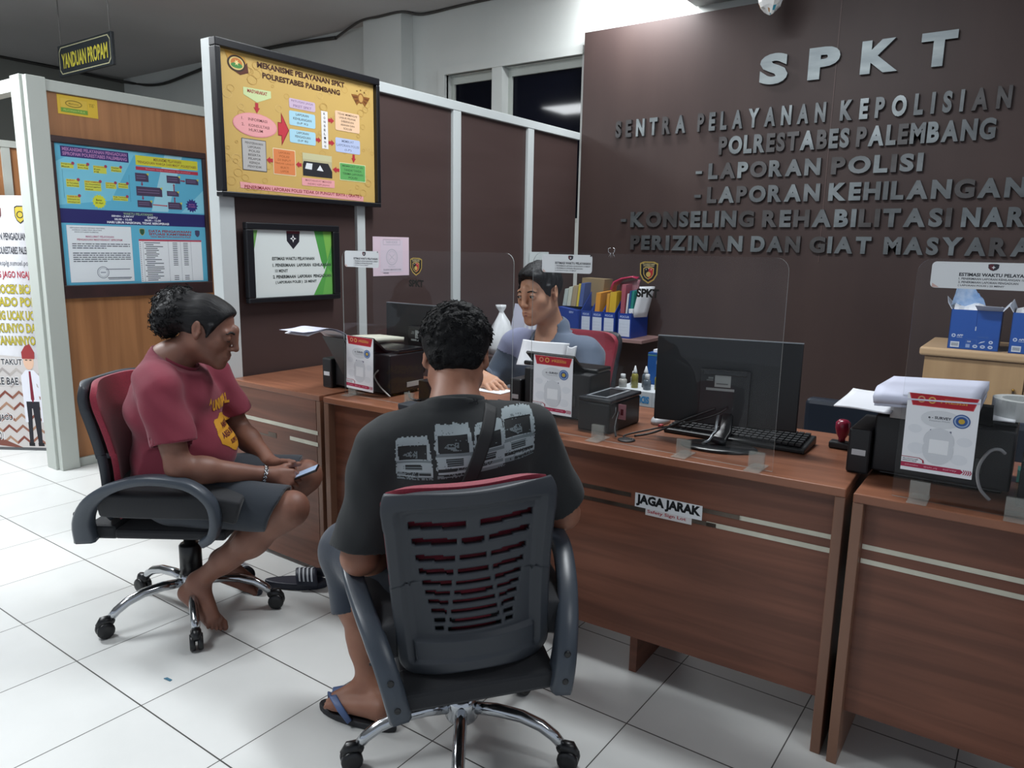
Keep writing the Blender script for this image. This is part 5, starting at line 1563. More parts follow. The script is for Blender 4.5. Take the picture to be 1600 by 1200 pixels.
def mesh_obj(name, V, Q, m, parent=None, smooth=True):
    me = bpy.data.meshes.new(name)
    me.vertices.add(len(V)); me.vertices.foreach_set('co', np.asarray(V, np.float32).ravel())
    nq = len(Q); k = Q.shape[1]
    me.loops.add(nq * k); me.loops.foreach_set('vertex_index', np.asarray(Q, np.int32).ravel())
    me.polygons.add(nq)
    me.polygons.foreach_set('loop_start', np.arange(0, nq * k, k, dtype=np.int32))
    me.polygons.foreach_set('loop_total', np.full(nq, k, np.int32))
    me.polygons.foreach_set('use_smooth', np.full(nq, smooth))
    me.materials.append(m)
    me.update(calc_edges=True); me.validate()
    o = bpy.data.objects.new(name, me)
    return link(o, parent)

def skin_up(F, name, m, parent, it=2):
    V, Q = F.surface()
    V = relax(V, Q, it)
    return mesh_obj(name, V, Q, m, parent), V, Q

class Frame:
    """local head or hand frame: columns forward, left, up"""
    def __init__(self, o, yaw=0.0, pitch=0.0, roll=0.0, s=1.0):
        self.o = np.array(o, float); self.s = s
        M = Matrix.Rotation(yaw, 3, 'Z') @ Matrix.Rotation(pitch, 3, 'Y') @ Matrix.Rotation(roll, 3, 'X')
        self.M = np.array(M)
    def __call__(self, f, l, u):
        return self.o + self.M @ (np.array((f, l, u)) * self.s)
    def rows(self):
        return self.M.T

def build_head(F, fr, neck_to, ears=True, neck_r=(.050, .056), nose=1.0):
    s = fr.s; R = fr.rows()
    E = lambda c, r, k=.02, sub=False: F.ell(fr(*c), np.array(r) * s, k, R, sub)
    C = lambda a, b, ra, rb, k=.02, sub=False: F.cone(fr(*a), fr(*b), ra * s, rb * s, k, None, sub)
    E((-.014, 0, .030), (.093, .074, .086), 0)
    E((.024, 0, -.036), (.066, .058, .084), .03)
    for y in (-1, 1):
        C((-.002, y * .048, -.055), (.070, y * .016, -.099), .018, .015, .03)
        E((.056, y * .041, -.022), (.022, .020, .022), .03)
        C((.083, y * .012, .023), (.075, y * .042, .020), .009, .008, .018)
    E((.078, 0, -.104), (.016, .019, .014), .02)
    C((.090, 0, .030), (.090, 0, .005), .010, .008, .02)
    C((.096, 0, .010), (.1135 * nose + .0985 * (1 - nose), 0, -.031), .0062, .0098, .012)
    for y in (-1, 1):
        E((.1005, y * .0115, -.035), (.010, .0078, .0072), .008)
        E((.106, y * .032, .002), (.015, .019, .0115), .012, True)
        E((.0805, y * .0315, .002), (.0135, .0150, .0125), .006)
    C((.0885, 0, .036), (.0945 + .004 * nose, 0, .002), .0095, .0085, .014)
    C((.0945 + .004 * nose, 0, .002), (.1005 + .010 * nose, 0, -.029), .0075, .0085, .008)
    E((.084, 0, -.068), (.016, .027, .020), .02)
    C((.0965, -.017, -.0635), (.0965, .017, -.0635), .0042, .0042, .006)
    C((.0955, -.015, -.0745), (.0955, .015, -.0745), .0050, .0050, .006)
    C((.1035, -.021, -.0690), (.1035, .021, -.0690), .0026, .0026, .004, True)
    if ears:
        for y in (-1, 1):
            a = math.radians(24) * y; b = math.radians(-14)
            Rz = np.array(((math.cos(a), math.sin(a), 0), (-math.sin(a), math.cos(a), 0), (0, 0, 1)))
            Ry = np.array(((math.cos(b), 0, -math.sin(b)), (0, 1, 0), (math.sin(b), 0, math.cos(b))))
            Q = (Ry @ Rz) @ R
            F.ell(fr(-.012, y * .0785, .004), np.array((.0185, .0062, .030)) * s, .007, Q)
            F.ell(fr(-.004, y * .0755, -.021), np.array((.0095, .0058, .0115)) * s, .008, Q)
            F.ell(fr(-.007, y * .0855, .005), np.array((.0105, .0055, .0185)) * s, .004, Q, True)
            F.ell(fr(.002, y * .0765, -.002), np.array((.005, .006, .008)) * s, .005, Q)
    F.cone(fr(-.028, 0, -.062), neck_to, neck_r[0] * s, neck_r[1], .035)

def arm(F, sh, el, wr, k=.02, s=1.0):
    sh, el, wr = (np.array(p, float) for p in (sh, el, wr))
    F.cone(sh, sh + (el - sh) * .45, .050 * s, .047 * s, k); F.cone(sh + (el - sh) * .4, el, .046 * s, .038 * s, k)
    F.cone(el, el + (wr - el) * .3, .039 * s, .041 * s, k); F.cone(el + (wr - el) * .25, wr, .041 * s, .0255 * s, k, None)

def hand(F, wr, d, n, thumb, curl=(30, 40, 30), spread=4.0, s=1.0, th=(.6, .75, -.25), thl=(.045, .032, .026), per=(0, 0, 0, 0)):
    """wr wrist, d finger direction, n back-of-hand normal, thumb side direction"""
    wr = np.array(wr, float); d = np.array(d, float); d /= np.linalg.norm(d)
    n = np.array(n, float); n -= d * (n @ d); n /= np.linalg.norm(n)
    t = np.cross(n, d); t *= np.sign(t @ np.array(thumb, float)) or 1.0
    P = lambda x, y, z: wr + (d * x + t * y + n * z) * s
    F.cone(P(-.02, 0, 0), P(.02, 0, 0), .025 * s, .024 * s, .015)
    ys = (.030, .0105, -.0095, -.028)
    ln = ((.044, .027, .021), (.048, .030, .022), (.044, .028, .022), (.035, .021, .019))
    kx = (.090, .094, .090, .082)
    for i in range(4):
        F.cone(P(.012, ys[i] * .55, -.001), P(kx[i] - .006, ys[i], 0), .0155 * s, .0112 * s, .014)
    F.ell(P(.05, 0, -.008), (.046 * s, .036 * s, .014 * s), .012, np.stack([d, t, n]))
    F.cone(P(.02, .018, -.01), P(.055, .034, -.012), .016 * s, .012 * s, .015)
    for i in range(4):
        a = math.radians(spread * (1.5 - i)); cur = 0.0
        dd = d * math.cos(a) + t * math.sin(a)
        p = P(kx[i] - .004, ys[i], 0); r = (.0098, .0102, .0096, .0085)[i] * s
        for j in range(3):
            cur += math.radians(curl[j] + per[i])
            v = dd * math.cos(cur) - n * math.sin(cur)
            q = p + v * ln[i][j] * s
            F.cone(p, q, r, r * .9, .0035)
            p = q; r *= .9
    tv = d * th[0] + t * th[1] + n * th[2]; tv /= np.linalg.norm(tv)
    p = P(.022, .024, -.010); r = .0125 * s
    for j in range(3):
        q = p + tv * thl[j] * s
        F.cone(p, q, r, r * .88, .008 if j == 0 else .004)
        p = q; r *= .9
        tv = tv + d * .28 - n * .10; tv /= np.linalg.norm(tv)

def leg(F, hip, kn, an, back, k=.03, s=1.0):
    hip, kn, an, back = (np.array(p, float) for p in (hip, kn, an, back))
    F.cone(hip, kn, .085 * s, .056 * s, k)
    F.cone(kn, kn + (an - kn) * .12, .054 * s, .050 * s, k)
    F.ell(kn + back * -.02, (.047 * s, .047 * s, .047 * s), k)
    F.cone(kn + (an - kn) * .10 + back * .008, kn + (an - kn) * .38 + back * .020, .045 * s, .052 * s, k)
    F.cone(kn + (an - kn) * .36 + back * .016, kn + (an - kn) * .72, .050 * s, .037 * s, k)
    F.cone(kn + (an - kn) * .65, an, .038 * s, .033 * s, k)

def foot(F, an, heel, ball, toe_dir, side, k=.015, s=1.0):
    """side: unit vector from the big toe towards the little toe; returns toe tips"""
    an, heel, ball = (np.array(p, float) for p in (an, heel, ball)); td = np.array(toe_dir, float); td /= np.linalg.norm(td)
    sd = np.array(side, float); sd -= td * (sd @ td); sd /= np.linalg.norm(sd)
    up = np.cross(td, sd); up *= np.sign(up @ (an - ball)) or 1
    F.cone(an, heel, .034 * s, .028 * s, k)
    F.cone(an, ball + up * .012, .034 * s, .020 * s, .03)
    for q in (-.028, -.006, .018):
        F.cone(heel + sd * q * .4, ball + sd * q, .025 * s, .0165 * s, .02)
    tips = []
    for i, (q, L, r) in enumerate(((-.034, .040, .0125), (-.014, .040, .0085), (.003, .035, .008), (.018, .029, .0075), (.032, .022, .007))):
        a = ball + sd * q * s - td * .004; m = a + td * L * .6 * s + up * .003; b = a + td * L * s - up * .004
        F.cone(a, m, r * s, r * s, .006); F.cone(m, b, r * s, r * .88 * s, .003)
        tips.append((b, r * s, td, up, sd))
    return tips

def curls(F, pts, r0, r1, seed, k=.003):
    rnd = np.random.RandomState(seed)
    for p in pts:
        r = r0 + (r1 - r0) * rnd.rand()
        F.ell(p, (r, r, r), k)

def ell_points(c, r, M, n, seed, keep=None):
    rnd = np.random.RandomState(seed); out = []
    while len(out) < n:
        v = rnd.normal(size=3); v /= np.linalg.norm(v)
        if keep is not None and not keep(v): continue
        out.append(np.array(c) + M @ (v * np.array(r)))
    return out

def locks(pts, center, seed, m, rad=.010, turns=1.4, thick=.0017, name='hair_curls', parent=None, out=.008):
    """many little spiral locks, one mesh"""
    rnd = np.random.RandomState(seed); mb = MB()
    for p in pts:
        nrm = p - center; nrm /= np.linalg.norm(nrm)
        a = np.cross(nrm, rnd.normal(size=3)); a /= np.linalg.norm(a); b = np.cross(nrm, a)
        R = rad * (.6 + .7 * rnd.rand()); path = []
        t0 = rnd.rand() * 6.28; hgt = out * (.5 + rnd.rand())
        for i in range(8):
            t = i / 7
            ang = t0 + t * turns * 6.28
            path.append(p + nrm * (hgt * t - .003) + a * R * (1 - .25 * t) * math.cos(ang) + b * R * (1 - .25 * t) * math.sin(ang))
        mb.tube(path, [thick] * 7 + [thick * .4], m, seg=4, caps=False)
    return mb

def bvh_of(V, Q):
    return BVHTree.FromPolygons([tuple(map(float, v)) for v in V], [tuple(map(int, q)) for q in Q])

def raster_print(bvh, fn, w, h, cell, to3d, ray, lift, mats):
    """paint cells (u, v) -> material index or None onto a surface hit along ray"""
    nu = int(w / cell); nv = int(h / cell)
    ray = Vector(ray).normalized()
    grid = {}
    mb = MB()
    def P(i, j):
        if (i, j) not in grid:
            p = Vector(to3d(i * cell, j * cell)); hit = bvh.ray_cast(p, ray)
            grid[(i, j)] = None if hit[0] is None else hit[0] - ray * lift
        return grid[(i, j)]
    for j in range(nv):
        for i in range(nu):
            c = fn((i + .5) * cell, (j + .5) * cell)
            if c is None: continue
            q = [P(i, j), P(i + 1, j), P(i + 1, j + 1), P(i, j + 1)]
            if any(x is None for x in q): continue
            if max((q[a] - q[b]).length for a in range(4) for b in range(4)) > cell * 5: continue
            mb.add(q, [(0, 1, 2, 3)], mats[c], True)
    return mb

def shape_print(bvh, pr, to3d, ray, lift):
    """lay a Print's flat shapes onto a surface"""
    mb = MB(); ray = Vector(ray).normalized()
    for vs, fs, c, k, _ in pr.its:
        pts = []; ok = True
        for p in vs:
            o = Vector(to3d(p[0], p[1])); hit = bvh.ray_cast(o, ray)
            if hit[0] is None: ok = False; break
            pts.append(hit[0] - ray * (lift + .0002 * k))
        if ok: mb.add(pts, fs, ink(c))
    return mb

def noise2(u, v, s=0):
    return (math.sin(u * 127.1 + v * 311.7 + s * 17.3) * 43758.5453) % 1.0
# ------------------------------------------------------------------ people
M_SKIN_A = mat('skin_brown', '#80594a', rough=.5, spec=.35, sss=.12, color2='#765144', scale=(14, 14, 14), detail=3)
M_SKIN_B = mat('skin_tan', '#966a56', rough=.5, spec=.35, sss=.12, color2='#8a5f4d', scale=(14, 14, 14), detail=3)
M_SKIN_C = mat('skin_light_brown', '#c4957a', rough=.48, spec=.35, sss=.12, color2='#b88a70', scale=(14, 14, 14), detail=3)
M_HAIR = mat('black_hair', '#0b0b0d', rough=.7, spec=.2, bump=.6, bump_scale=220)
M_HAIRS = mat('black_combed_hair', '#0c0c0e', rough=.58, spec=.28, color2='#17171a', scale=(10, 120, 60), bump=.8)
M_LIP_A = mat('lips_brown', '#7d4a44', rough=.45); M_LIP_C = mat('lips_rose_brown', '#94625a', rough=.45)
M_EYE = mat('eye_white', '#a9a39c', rough=.25); M_IRIS = mat('eye_dark_brown', '#140d0a', rough=.15)
M_BROW = mat('eyebrow_hair', '#15110f', rough=.7)
M_TEEA = mat('crimson_cotton', '#762436', rough=.88, sheen=.1, bump=.12, bump_scale=60, color2='#6e2032', scale=(6, 6, 6))
M_TEEB = mat('charcoal_cotton', '#1f2224', rough=.9, sheen=.06, bump=.12, bump_scale=60)
M_SHORTA = mat('dark_navy_shorts', '#232a33', rough=.85, sheen=.2, bump=.1, bump_scale=70)
M_SHORTB = mat('navy_shorts', '#1d2735', rough=.85, sheen=.2, bump=.1, bump_scale=70)
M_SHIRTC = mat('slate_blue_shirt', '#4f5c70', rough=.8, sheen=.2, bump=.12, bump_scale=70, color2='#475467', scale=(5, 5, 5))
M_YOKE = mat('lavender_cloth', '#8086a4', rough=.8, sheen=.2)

def collar(parent, c, n, rx, ry, m, w=.020):
    c = Vector(c); n = Vector(n).normalized(); a = Vector((n.z, 0, -n.x)).normalized(); b = n.cross(a)
    pts = [c + a * rx * math.cos(t) + b * ry * math.sin(t) for t in np.linspace(0, 2 * math.pi, 41)]
    mb = MB(); vs = []
    for p in pts[:-1]:
        o = (p - c).normalized()
        for (h, q) in ((-.5, .006), (-.5, .001), (.45, -.002), (.5, .0), (.45, .002)):
            vs.append(p + n * h * w + o * q)
    N = len(pts) - 1; fs = []
    for i in range(N):
        j = (i + 1) % N
        for k in range(5): fs.append((i * 5 + k, i * 5 + (k + 1) % 5, j * 5 + (k + 1) % 5, j * 5 + k))
    mb.add(vs, fs, m, True); mb.build('collar', parent)

def eyebrow(parent, fr, sk_bvh, m, y0=.016, y1=.050, u=.021, arch=.006, w=.0042):
    for s in (-1, 1):
        pts = []
        for i in range(9):
            t = i / 8
            p0 = Vector(fr(.16, s * (y0 + (y1 - y0) * t), u + arch * math.sin(math.pi * min(t * 1.1, 1)) - .003 * t))
            hit = sk_bvh.ray_cast(p0, Vector(fr(0, 0, 0) - fr(1, 0, 0)).normalized())
            if hit[0] is not None: pts.append(hit[0])
        mb = MB(); mb.tube(pts, [w * .5 * fr.s + w * .5 * fr.s * math.sin(math.pi * min(1, .25 + i / 8 * .8)) for i in range(len(pts))], m, seg=6)
        mb.build('eyebrow', parent)

def submesh(name, V, Q, pred, off, m, parent):
    C = V[Q].mean(1)
    n = np.cross(V[Q[:, 1]] - V[Q[:, 0]], V[Q[:, 2]] - V[Q[:, 0]]); n /= np.maximum(np.linalg.norm(n, axis=1)[:, None], 1e-12)
    keep = pred(C, n)
    q = Q[keep]; vn = np.zeros_like(V)
    for k in range(4): np.add.at(vn, Q[:, k], n)
    vn /= np.maximum(np.linalg.norm(vn, axis=1)[:, None], 1e-9)
    u, inv = np.unique(q, return_inverse=True)
    return mesh_obj(name, V[u] + vn[u] * off, inv.reshape(q.shape), m, parent)

# ================= the barefoot man in the crimson shirt (seated, looking down at a phone)
PA = thing('person', 'barefoot man in crimson t-shirt seated sideways looking down at a phone', 'person', (-2.47, 1.435, 0), AZ_A)
hA = Frame((.112, .0, 1.062), yaw=math.radians(2), pitch=math.radians(21), s=1.0)
S_ = Field((-.26, -.36, -.01), (.62, .34, 1.22), .0036)
build_head(S_, hA, (-.025, 0, .95), neck_r=(.050, .058))
S_.cone((-.03, 0, .94), (-.03, 0, .62), .07, .10, .04)           # body core inside the clothes
S_.cone((-.02, -.15, .885), (-.02, .15, .885), .05, .05, .04)
S_.ell((-.02, 0, .52), (.12, .16, .09), .04)
eR, wR = (.088, -.232, .628), (.318, -.066, .556)
eL, wL = (.118, .228, .642), (.282, .088, .553)
arm(S_, (.018, -.185, .865), eR, wR, s=1.05); arm(S_, (.045, .185, .868), eL, wL, s=1.05)
hand(S_, (.322, -.064, .555), (.86, .40, -.30), (.10, -.80, .55), (.2, .4, .9), curl=(48, 62, 40), s=.98, th=(.75, .5, -.1))
hand(S_, (.286, .086, .553), (.93, -.20, -.14), (.05, .72, .55), (.1, -.5, .9), curl=(42, 60, 40), s=.98, th=(.85, .45, .05))
leg(S_, (.02, -.10, .475), (.418, -.132, .452), (.075, -.115, .172), np.array((-.63, 0, -.78)) * -1 * -1, s=1.0)
leg(S_, (.02, .10, .475), (.398, .118, .490), (.098, .03, .19), np.array((-.63, 0, -.78)), s=1.0)
foot(S_, (.075, -.115, .165), (.036, -.115, .128), (.142, -.168, .048), (.62, -.40, -.42), (-.35, -.85, .25))
foot(S_, (.098, .03, .19), (.07, .03, .15), (.19, .06, .085), (.85, .1, -.45), (.1, .9, .1))
oA, VA, QA = skin_up(S_, 'body', M_SKIN_A, PA)
bvA = bvh_of(VA, QA)
del S_
eyebrow(PA, hA, bvA, M_BROW)
def lips(parent, fr, m):
    mb = MB()
    for u0, r, l in ((-.0636, .0033, .021), (-.0742, .0040, .018)):
        path = []
        for i in range(9):
            t = i / 4 - 1
            path.append(fr(.0995 - .010 * t * t, l * t, u0 + (.0015 if u0 > -.07 else .0) * (1 - abs(t)) - (.0 if u0 > -.07 else -.003 * t * t)))
        mb.tube(path, [r * fr.s * math.sqrt(max(.08, 1 - (i / 4 - 1) ** 2)) for i in range(9)], m, seg=8)
    mb.build('lips', parent)
lips(PA, hA, M_LIP_A)
# lowered eyelids: a dark lash line over each eye
for s in (-1, 1):
    mb = MB(); mb.tube([hA(.0935 - .006 * (t - 1) ** 2 * 1.2, s * (.0195 + .012 * t), -.0055 - .002 * math.sin(t * 1.57)) for t in (0, .5, 1, 1.5, 2)], [.0006, .0012, .0013, .0012, .0006], M_BROW, seg=6)
    mb.build('eyelashes', PA)
# hair: combed back tight, tied into a curly tuft
H_ = Field((-.15, -.16, .98), (.26, .16, 1.26), .003)
R = hA.rows()
H_.ell(hA(-.016, 0, .032), (.0955, .0775, .0895), 0, R)
H_.ell(hA(.036, 0, .060), (.047, .057, .046), .02, R)
fwd, up = hA.M[:, 0], hA.M[:, 2]
H_.ell(hA(.124, 0, .012), (.088, .125, .088), .012, R, True)           # face
H_.ell(hA(.070, 0, -.080), (.11, .1, .078), .012, R, True)              # jaw and cheeks
for s in (-1, 1): H_.ell(hA(-.006, s * .085, -.010), (.024, .03, .036), .006, R, True)
H_.ell(hA(-.06, 0, -.115), (.09, .1, .06), .01, R, True)
for s in (-1, 1): H_.cone(hA(.030, s * .0685, .030), hA(.026, s * .071, -.010), .010, .004, .008)
tuft = [((.030, 0, 1.158), .046), ((-.018, .01, 1.142), .052), ((-.012, -.02, 1.105), .050), ((-.030, 0, 1.085), .048), ((.025, -.02, 1.12), .05), ((.02, .03, 1.11), .05)]
for c, r in tuft: H_.ell(c, (r, r * 1.1, r), .03)
pts = []
for i, (c, r) in enumerate(tuft):
    pts += ell_points(c, (r * 1.0, r * 1.1, r * 1.0), np.eye(3), 130, 10 + i, keep=lambda v: v[0] < .55)
curls(H_, pts, .0035, .0075, 5, .006)
oh, Vh, Qh = skin_up(H_, 'hair', M_HAIRS, PA, 1)
del H_
lk = locks(pts, np.array((.01, 0, 1.11)), 3, M_HAIR, rad=.009, turns=1.6, thick=.0016, out=.015)
lk.build('hair_tuft', PA)
MB().tube([(.045 + .0 * math.cos(a), .030 * math.cos(a), 1.15 + .02 * math.sin(a)) for a in np.linspace(0, 6.2, 14)], .004, M_HAIR, seg=6).build('hair_tie', PA)

# t-shirt
T_ = Field((-.30, -.38, .44), (.30, .38, 1.02), .0048)
T_.ell((-.022, 0, .785), (.150, .185, .17), 0)
T_.ell((.005, 0, .62), (.172, .178, .15), .06)
T_.ell((-.01, 0, .53), (.165, .185, .08), .05)
T_.cone((-.035, 0, .90), (-.028, 0, .955), .105, .072, .05)
T_.cone((-.02, -.13, .895), (-.02, .13, .895), .068, .068, .05)
for sh, el in (((.018, -.18, .868), eR), ((.045, .18, .87), eL)):
    sh = np.array(sh); el = np.array(el); m = sh + (el - sh) * .68
    T_.cone(sh, m, .070, .072, .04)
    n = (el - sh) / np.linalg.norm(el - sh)
    T_.cone(m - n * .02, m + n * .2, .060, .06, .006, None, True)
    side = -1 if sh[1] < 0 else 1
    T_.cut(m, n, (-.1, .12 if side > 0 else -.38, .5), (.3, .38 if side > 0 else -.165, .86))
T_.cut((.0, 0, .956), (.50, 0, .86), (-.15, -.095, .88), (.2, .095, 1.02))
T_.cone(hA(-.03, 0, -.07), (-.024, 0, .95), .060, .066, .010, None, True)
T_.cone((-.0, 0, .962), (.10, 0, .980), .058, .053, .012, None, True)
# folds
T_.wobble(.0030, 9, 14, 34, 0); T_.wobble(.0026, 22, -18, 30, 1.3); T_.wobble(.0028, 4, 30, -40, 2.1); T_.wobble(.0012, 60, 20, 75, .4)
T_.cut((0, 0, .487), (.05, 0, -1), (-.3, -.38, .4), (.3, .38, .55))
oT, VT, QT = skin_up(T_, 'tshirt', M_TEEA, PA, 3)
del T_
bvT = bvh_of(VT, QT)
pr = Print()
M_Y = '#c78f2e'
pr.text('A', .008, .198, .026, .222, M_Y, .04); pr.text('UNIVERSAL', .034, .172, .21, .212, M_Y, .05)
def blob(u, v):
    e = ((u - .11) / .115) ** 2 + ((v - .09) / .066) ** 2
    if e > 1 + .12 * math.sin(u * 90 + v * 40): return None
    return 0
tA = lambda u, v: (.4, -.055 + u * .92, .60 + v)
raster_print(bvT, blob, .24, .18, .0035, tA, (-1, 0, 0), .0012, [ink(M_Y)]).build('shirt_print', PA)
p2 = Print(); p2.text('AMERICAN', .05, .108, .19, .128, '#5e2124', .03); p2.text('AREA BARAT', .018, .078, .20, .098, '#5e2124', .03); p2.text('SUPPLY CO.', .06, .05, .16, .066, '#5e2124', .03)
ob = shape_print(bvT, p2, tA, (-1, 0, 0), .0022)
ob2 = shape_print(bvT, pr, tA, (-1, 0, 0), .0015)
for x in (ob, ob2):
    if x.v: x.build('shirt_lettering', PA)
collar(PA, (.0, 0, .954), (.50, 0, .86), .074, .069, M_TEEA)
# shorts
P_ = Field((-.26, -.28, .33), (.52, .30, .66), .005)
P_.ell((-.03, 0, .495), (.165, .19, .105), 0)
kr, kl = np.array((.418, -.132, .452)), np.array((.398, .118, .490))
for kn, y in ((kr, -.10), (kl, .10)):
    hp = np.array((.02, y, .482)); P_.cone(hp, hp + (kn - hp) * 1.02, .104, .083, .04)
    d = (kn - hp) / np.linalg.norm(kn - hp)
    e = hp + (kn - hp) * .90
    n = d + np.array((.0, 0, -.35)); n /= np.linalg.norm(n)
    P_.cone(e - d * .03, e + d * .2, .067, .07, .006, None, True)
    P_.cut(e, n, (.2, -.28 if y < 0 else .0, .33), (.52, .0 if y < 0 else .30, .64))
P_.wobble(.002, 14, 40, 25, 0); P_.wobble(.002, 35, 10, -30, 1.0)
skin_up(P_, 'shorts', M_SHORTA, PA, 3)
del P_
# watch-like chain bracelet
br = MB(); c0 = np.array((.312, -.072, .5575)); ax = np.array((.86, .40, -.30)); ax = ax / np.linalg.norm(ax)
b1 = np.cross(ax, (0, 0, 1)); b1 /= np.linalg.norm(b1); b2 = np.cross(ax, b1)
for i in range(16):
    a = 2 * math.pi * i / 16
    p = c0 + (b1 * math.cos(a) + b2 * math.sin(a)) * .0325
    tg_ = -b1 * math.sin(a) + b2 * math.cos(a)
    br.tube([p - tg_ * .006 + ax * .004, p + ax * .0055, p + tg_ * .006 - ax * .003, p - ax * .0055, p - tg_ * .006 + ax * .004], .0026, M_CHR, seg=6)
br.build('bracelet', PA)
# the phone he holds is a thing of its own
def world(p, loc, az):
    c, s = math.cos(az), math.sin(az)
    return Vector((loc[0] + p[0] * c - p[1] * s, loc[1] + p[0] * s + p[1] * c, p[2]))
ph = thing('mobile_phone', 'slim phone in the hands of the man in the crimson shirt', 'phone', world((.405, .005, .532), (-2.47, 1.435), AZ_A))
ph.rotation_euler = (0, math.radians(-22), AZ_A + .12)
MB().box((-.035, -.036, -.004), (.082, .036, .004), mat('phone_black', '#14161a', rough=.25)).build('phone_body', ph, bevel=.003)
MB().box((-.030, -.032, .0041), (.078, .032, .0046), mat('phone_screen_lit', '#8fa2bd', rough=.1, emit=.35)).build('screen', ph)

# slippers under the desk edge
def slide(label, loc, rz, roll=0.0):
    t = thing('slide_sandal', label, 'sandal', loc, rz, 'navy slides by the first chair')
    m = mat('slide_navy', '#141a2c', rough=.5)
    s = MB(); n = 24
    out = [(.128 * math.cos(2 * math.pi * i / n) + (.0), (.043 + .008 * math.cos(2 * math.pi * i / n)) * math.sin(2 * math.pi * i / n)) for i in range(n)]
    s.prism([(x, y, 0) for x, y in out], (0, 0, .026), m); s.build('sole', t, bevel=.005)
    b = MB()
    arc = lambda u, v: (-.0 + .085 * u + .018 * abs(2 * v - 1), .050 * math.cos(math.pi * (1 - v)), .018 + .056 * math.sin(math.pi * v))
    b.sheet(arc, 8, 16, m, th=.005); bo = b.build('strap', t)
    w = MB(); wm = ink('#c3c7cd')
    for k in range(4):
        u0 = .14 + .19 * k
        w.sheet(lambda u, v: Vector(arc(u0 + .08 * u, .12 + .76 * v)) + Vector((0, 0.0012 * math.cos(math.pi * (1 - (.12 + .76 * v))), .0016)), 2, 14, wm)
    w.build('white_stripes', bo)
    return t
slide('navy slide with white stripes on the floor under the desk corner', (-2.335, 1.80, 0.0005), math.radians(35))
slide('second navy slide half hidden behind the front caster of the first chair', (-2.50, 1.68, 0.0005), math.radians(170))

# ================= the curly haired man in charcoal, seen from behind
LB = (-1.19, 1.44, 0)
PB = thing('person', 'curly haired man in charcoal t-shirt seated with his back to us', 'person', LB, AZ_B)
hB = Frame((.108, -.008, 1.072), yaw=math.radians(-10), pitch=math.radians(24), s=1.03)
S_ = Field((-.25, -.42, -.01), (.55, .46, 1.24), .0046)
build_head(S_, hB, (-.012, .012, .955), neck_r=(.058, .064))
S_.cone((-.02, .01, .93), (-.03, 0, .60), .07, .10, .04); S_.ell((-.03, 0, .48), (.12, .16, .09), .04)
S_.cone((-.01, -.15, .895), (-.01, .15, .875), .05, .05, .04)
eR, eL = (.055, -.305, .635), (-.055, .258, .598)
arm(S_, (.01, -.19, .882), eR, (.26, -.16, .56), s=1.12); arm(S_, (.0, .195, .862), eL, (.17, .16, .50), s=1.12)
hand(S_, (.265, -.157, .558), (.8, .55, -.2), (.1, -.6, .75), (.3, .6, .6), curl=(45, 60, 40), th=(.7, .55, -.1))
hand(S_, (.175, .155, .50), (.9, -.4, .0), (.1, .5, .8), (.2, -.6, .7), curl=(45, 60, 40), th=(.7, .55, -.1))
leg(S_, (.0, .11, .45), (.33, .285, .455), (.205, .232, .085), np.array((-.95, 0, -.2)), s=1.0); leg(S_, (.0, -.11, .45), (.39, -.16, .455), (.36, -.17, .09), np.array((-1., 0, 0)), s=1.0)
tipB = foot(S_, (.205, .232, .08), (.125, .200, .052), (.205, .325, .040), (.62, .78, -.02), (-.75, .65, 0), s=1.02)
foot(S_, (.36, -.17, .08), (.31, -.17, .052), (.455, -.17, .040), (1, 0, 0), (0, -1, 0), s=1.0)
oB, VB, QB = skin_up(S_, 'body', M_SKIN_B, PB)
del S_
H_ = Field((-.06, -.16, .93), (.30, .14, 1.26), .0034)
R = hB.rows()
H_.ell(hB(-.016, 0, .038), (.104, .090, .094), 0, R); H_.ell(hB(.03, 0, .062), (.070, .080, .062), .02, R)
H_.ell(hB(-.060, 0, -.022), (.046, .064, .040), .03, R)
H_.ell(hB(.135, 0, -.030), (.085, .085, .085), .012, R, True)
for s in (-1, 1): H_.ell(hB(.0, s * .092, -.014), (.034, .032, .038), .008, R, True)
H_.ell(hB(-.03, 0, -.150), (.13, .12, .075), .012, R, True)
ptsB = ell_points(hB(-.012, 0, .042), (.106, .092, .098), hB.M, 620, 7, keep=lambda v: v[2] > -.25 - .35 * (v[0] < -.2) and not (v[0] > .55 and v[2] < .45) and not (abs(v[1]) > .75 and v[2] < .0))
ptsB += ell_points(hB(-.060, 0, -.020), (.048, .066, .036), hB.M, 80, 17, keep=lambda v: v[0] < -.1)
curls(H_, ptsB, .004, .008, 6, .006)
skin_up(H_, 'hair', M_HAIR, PB, 1)
del H_
locks(ptsB, hB(-.01, 0, .0), 8, M_HAIR, rad=.0085, turns=1.6, thick=.0016, out=.010).build('hair_curls', PB)

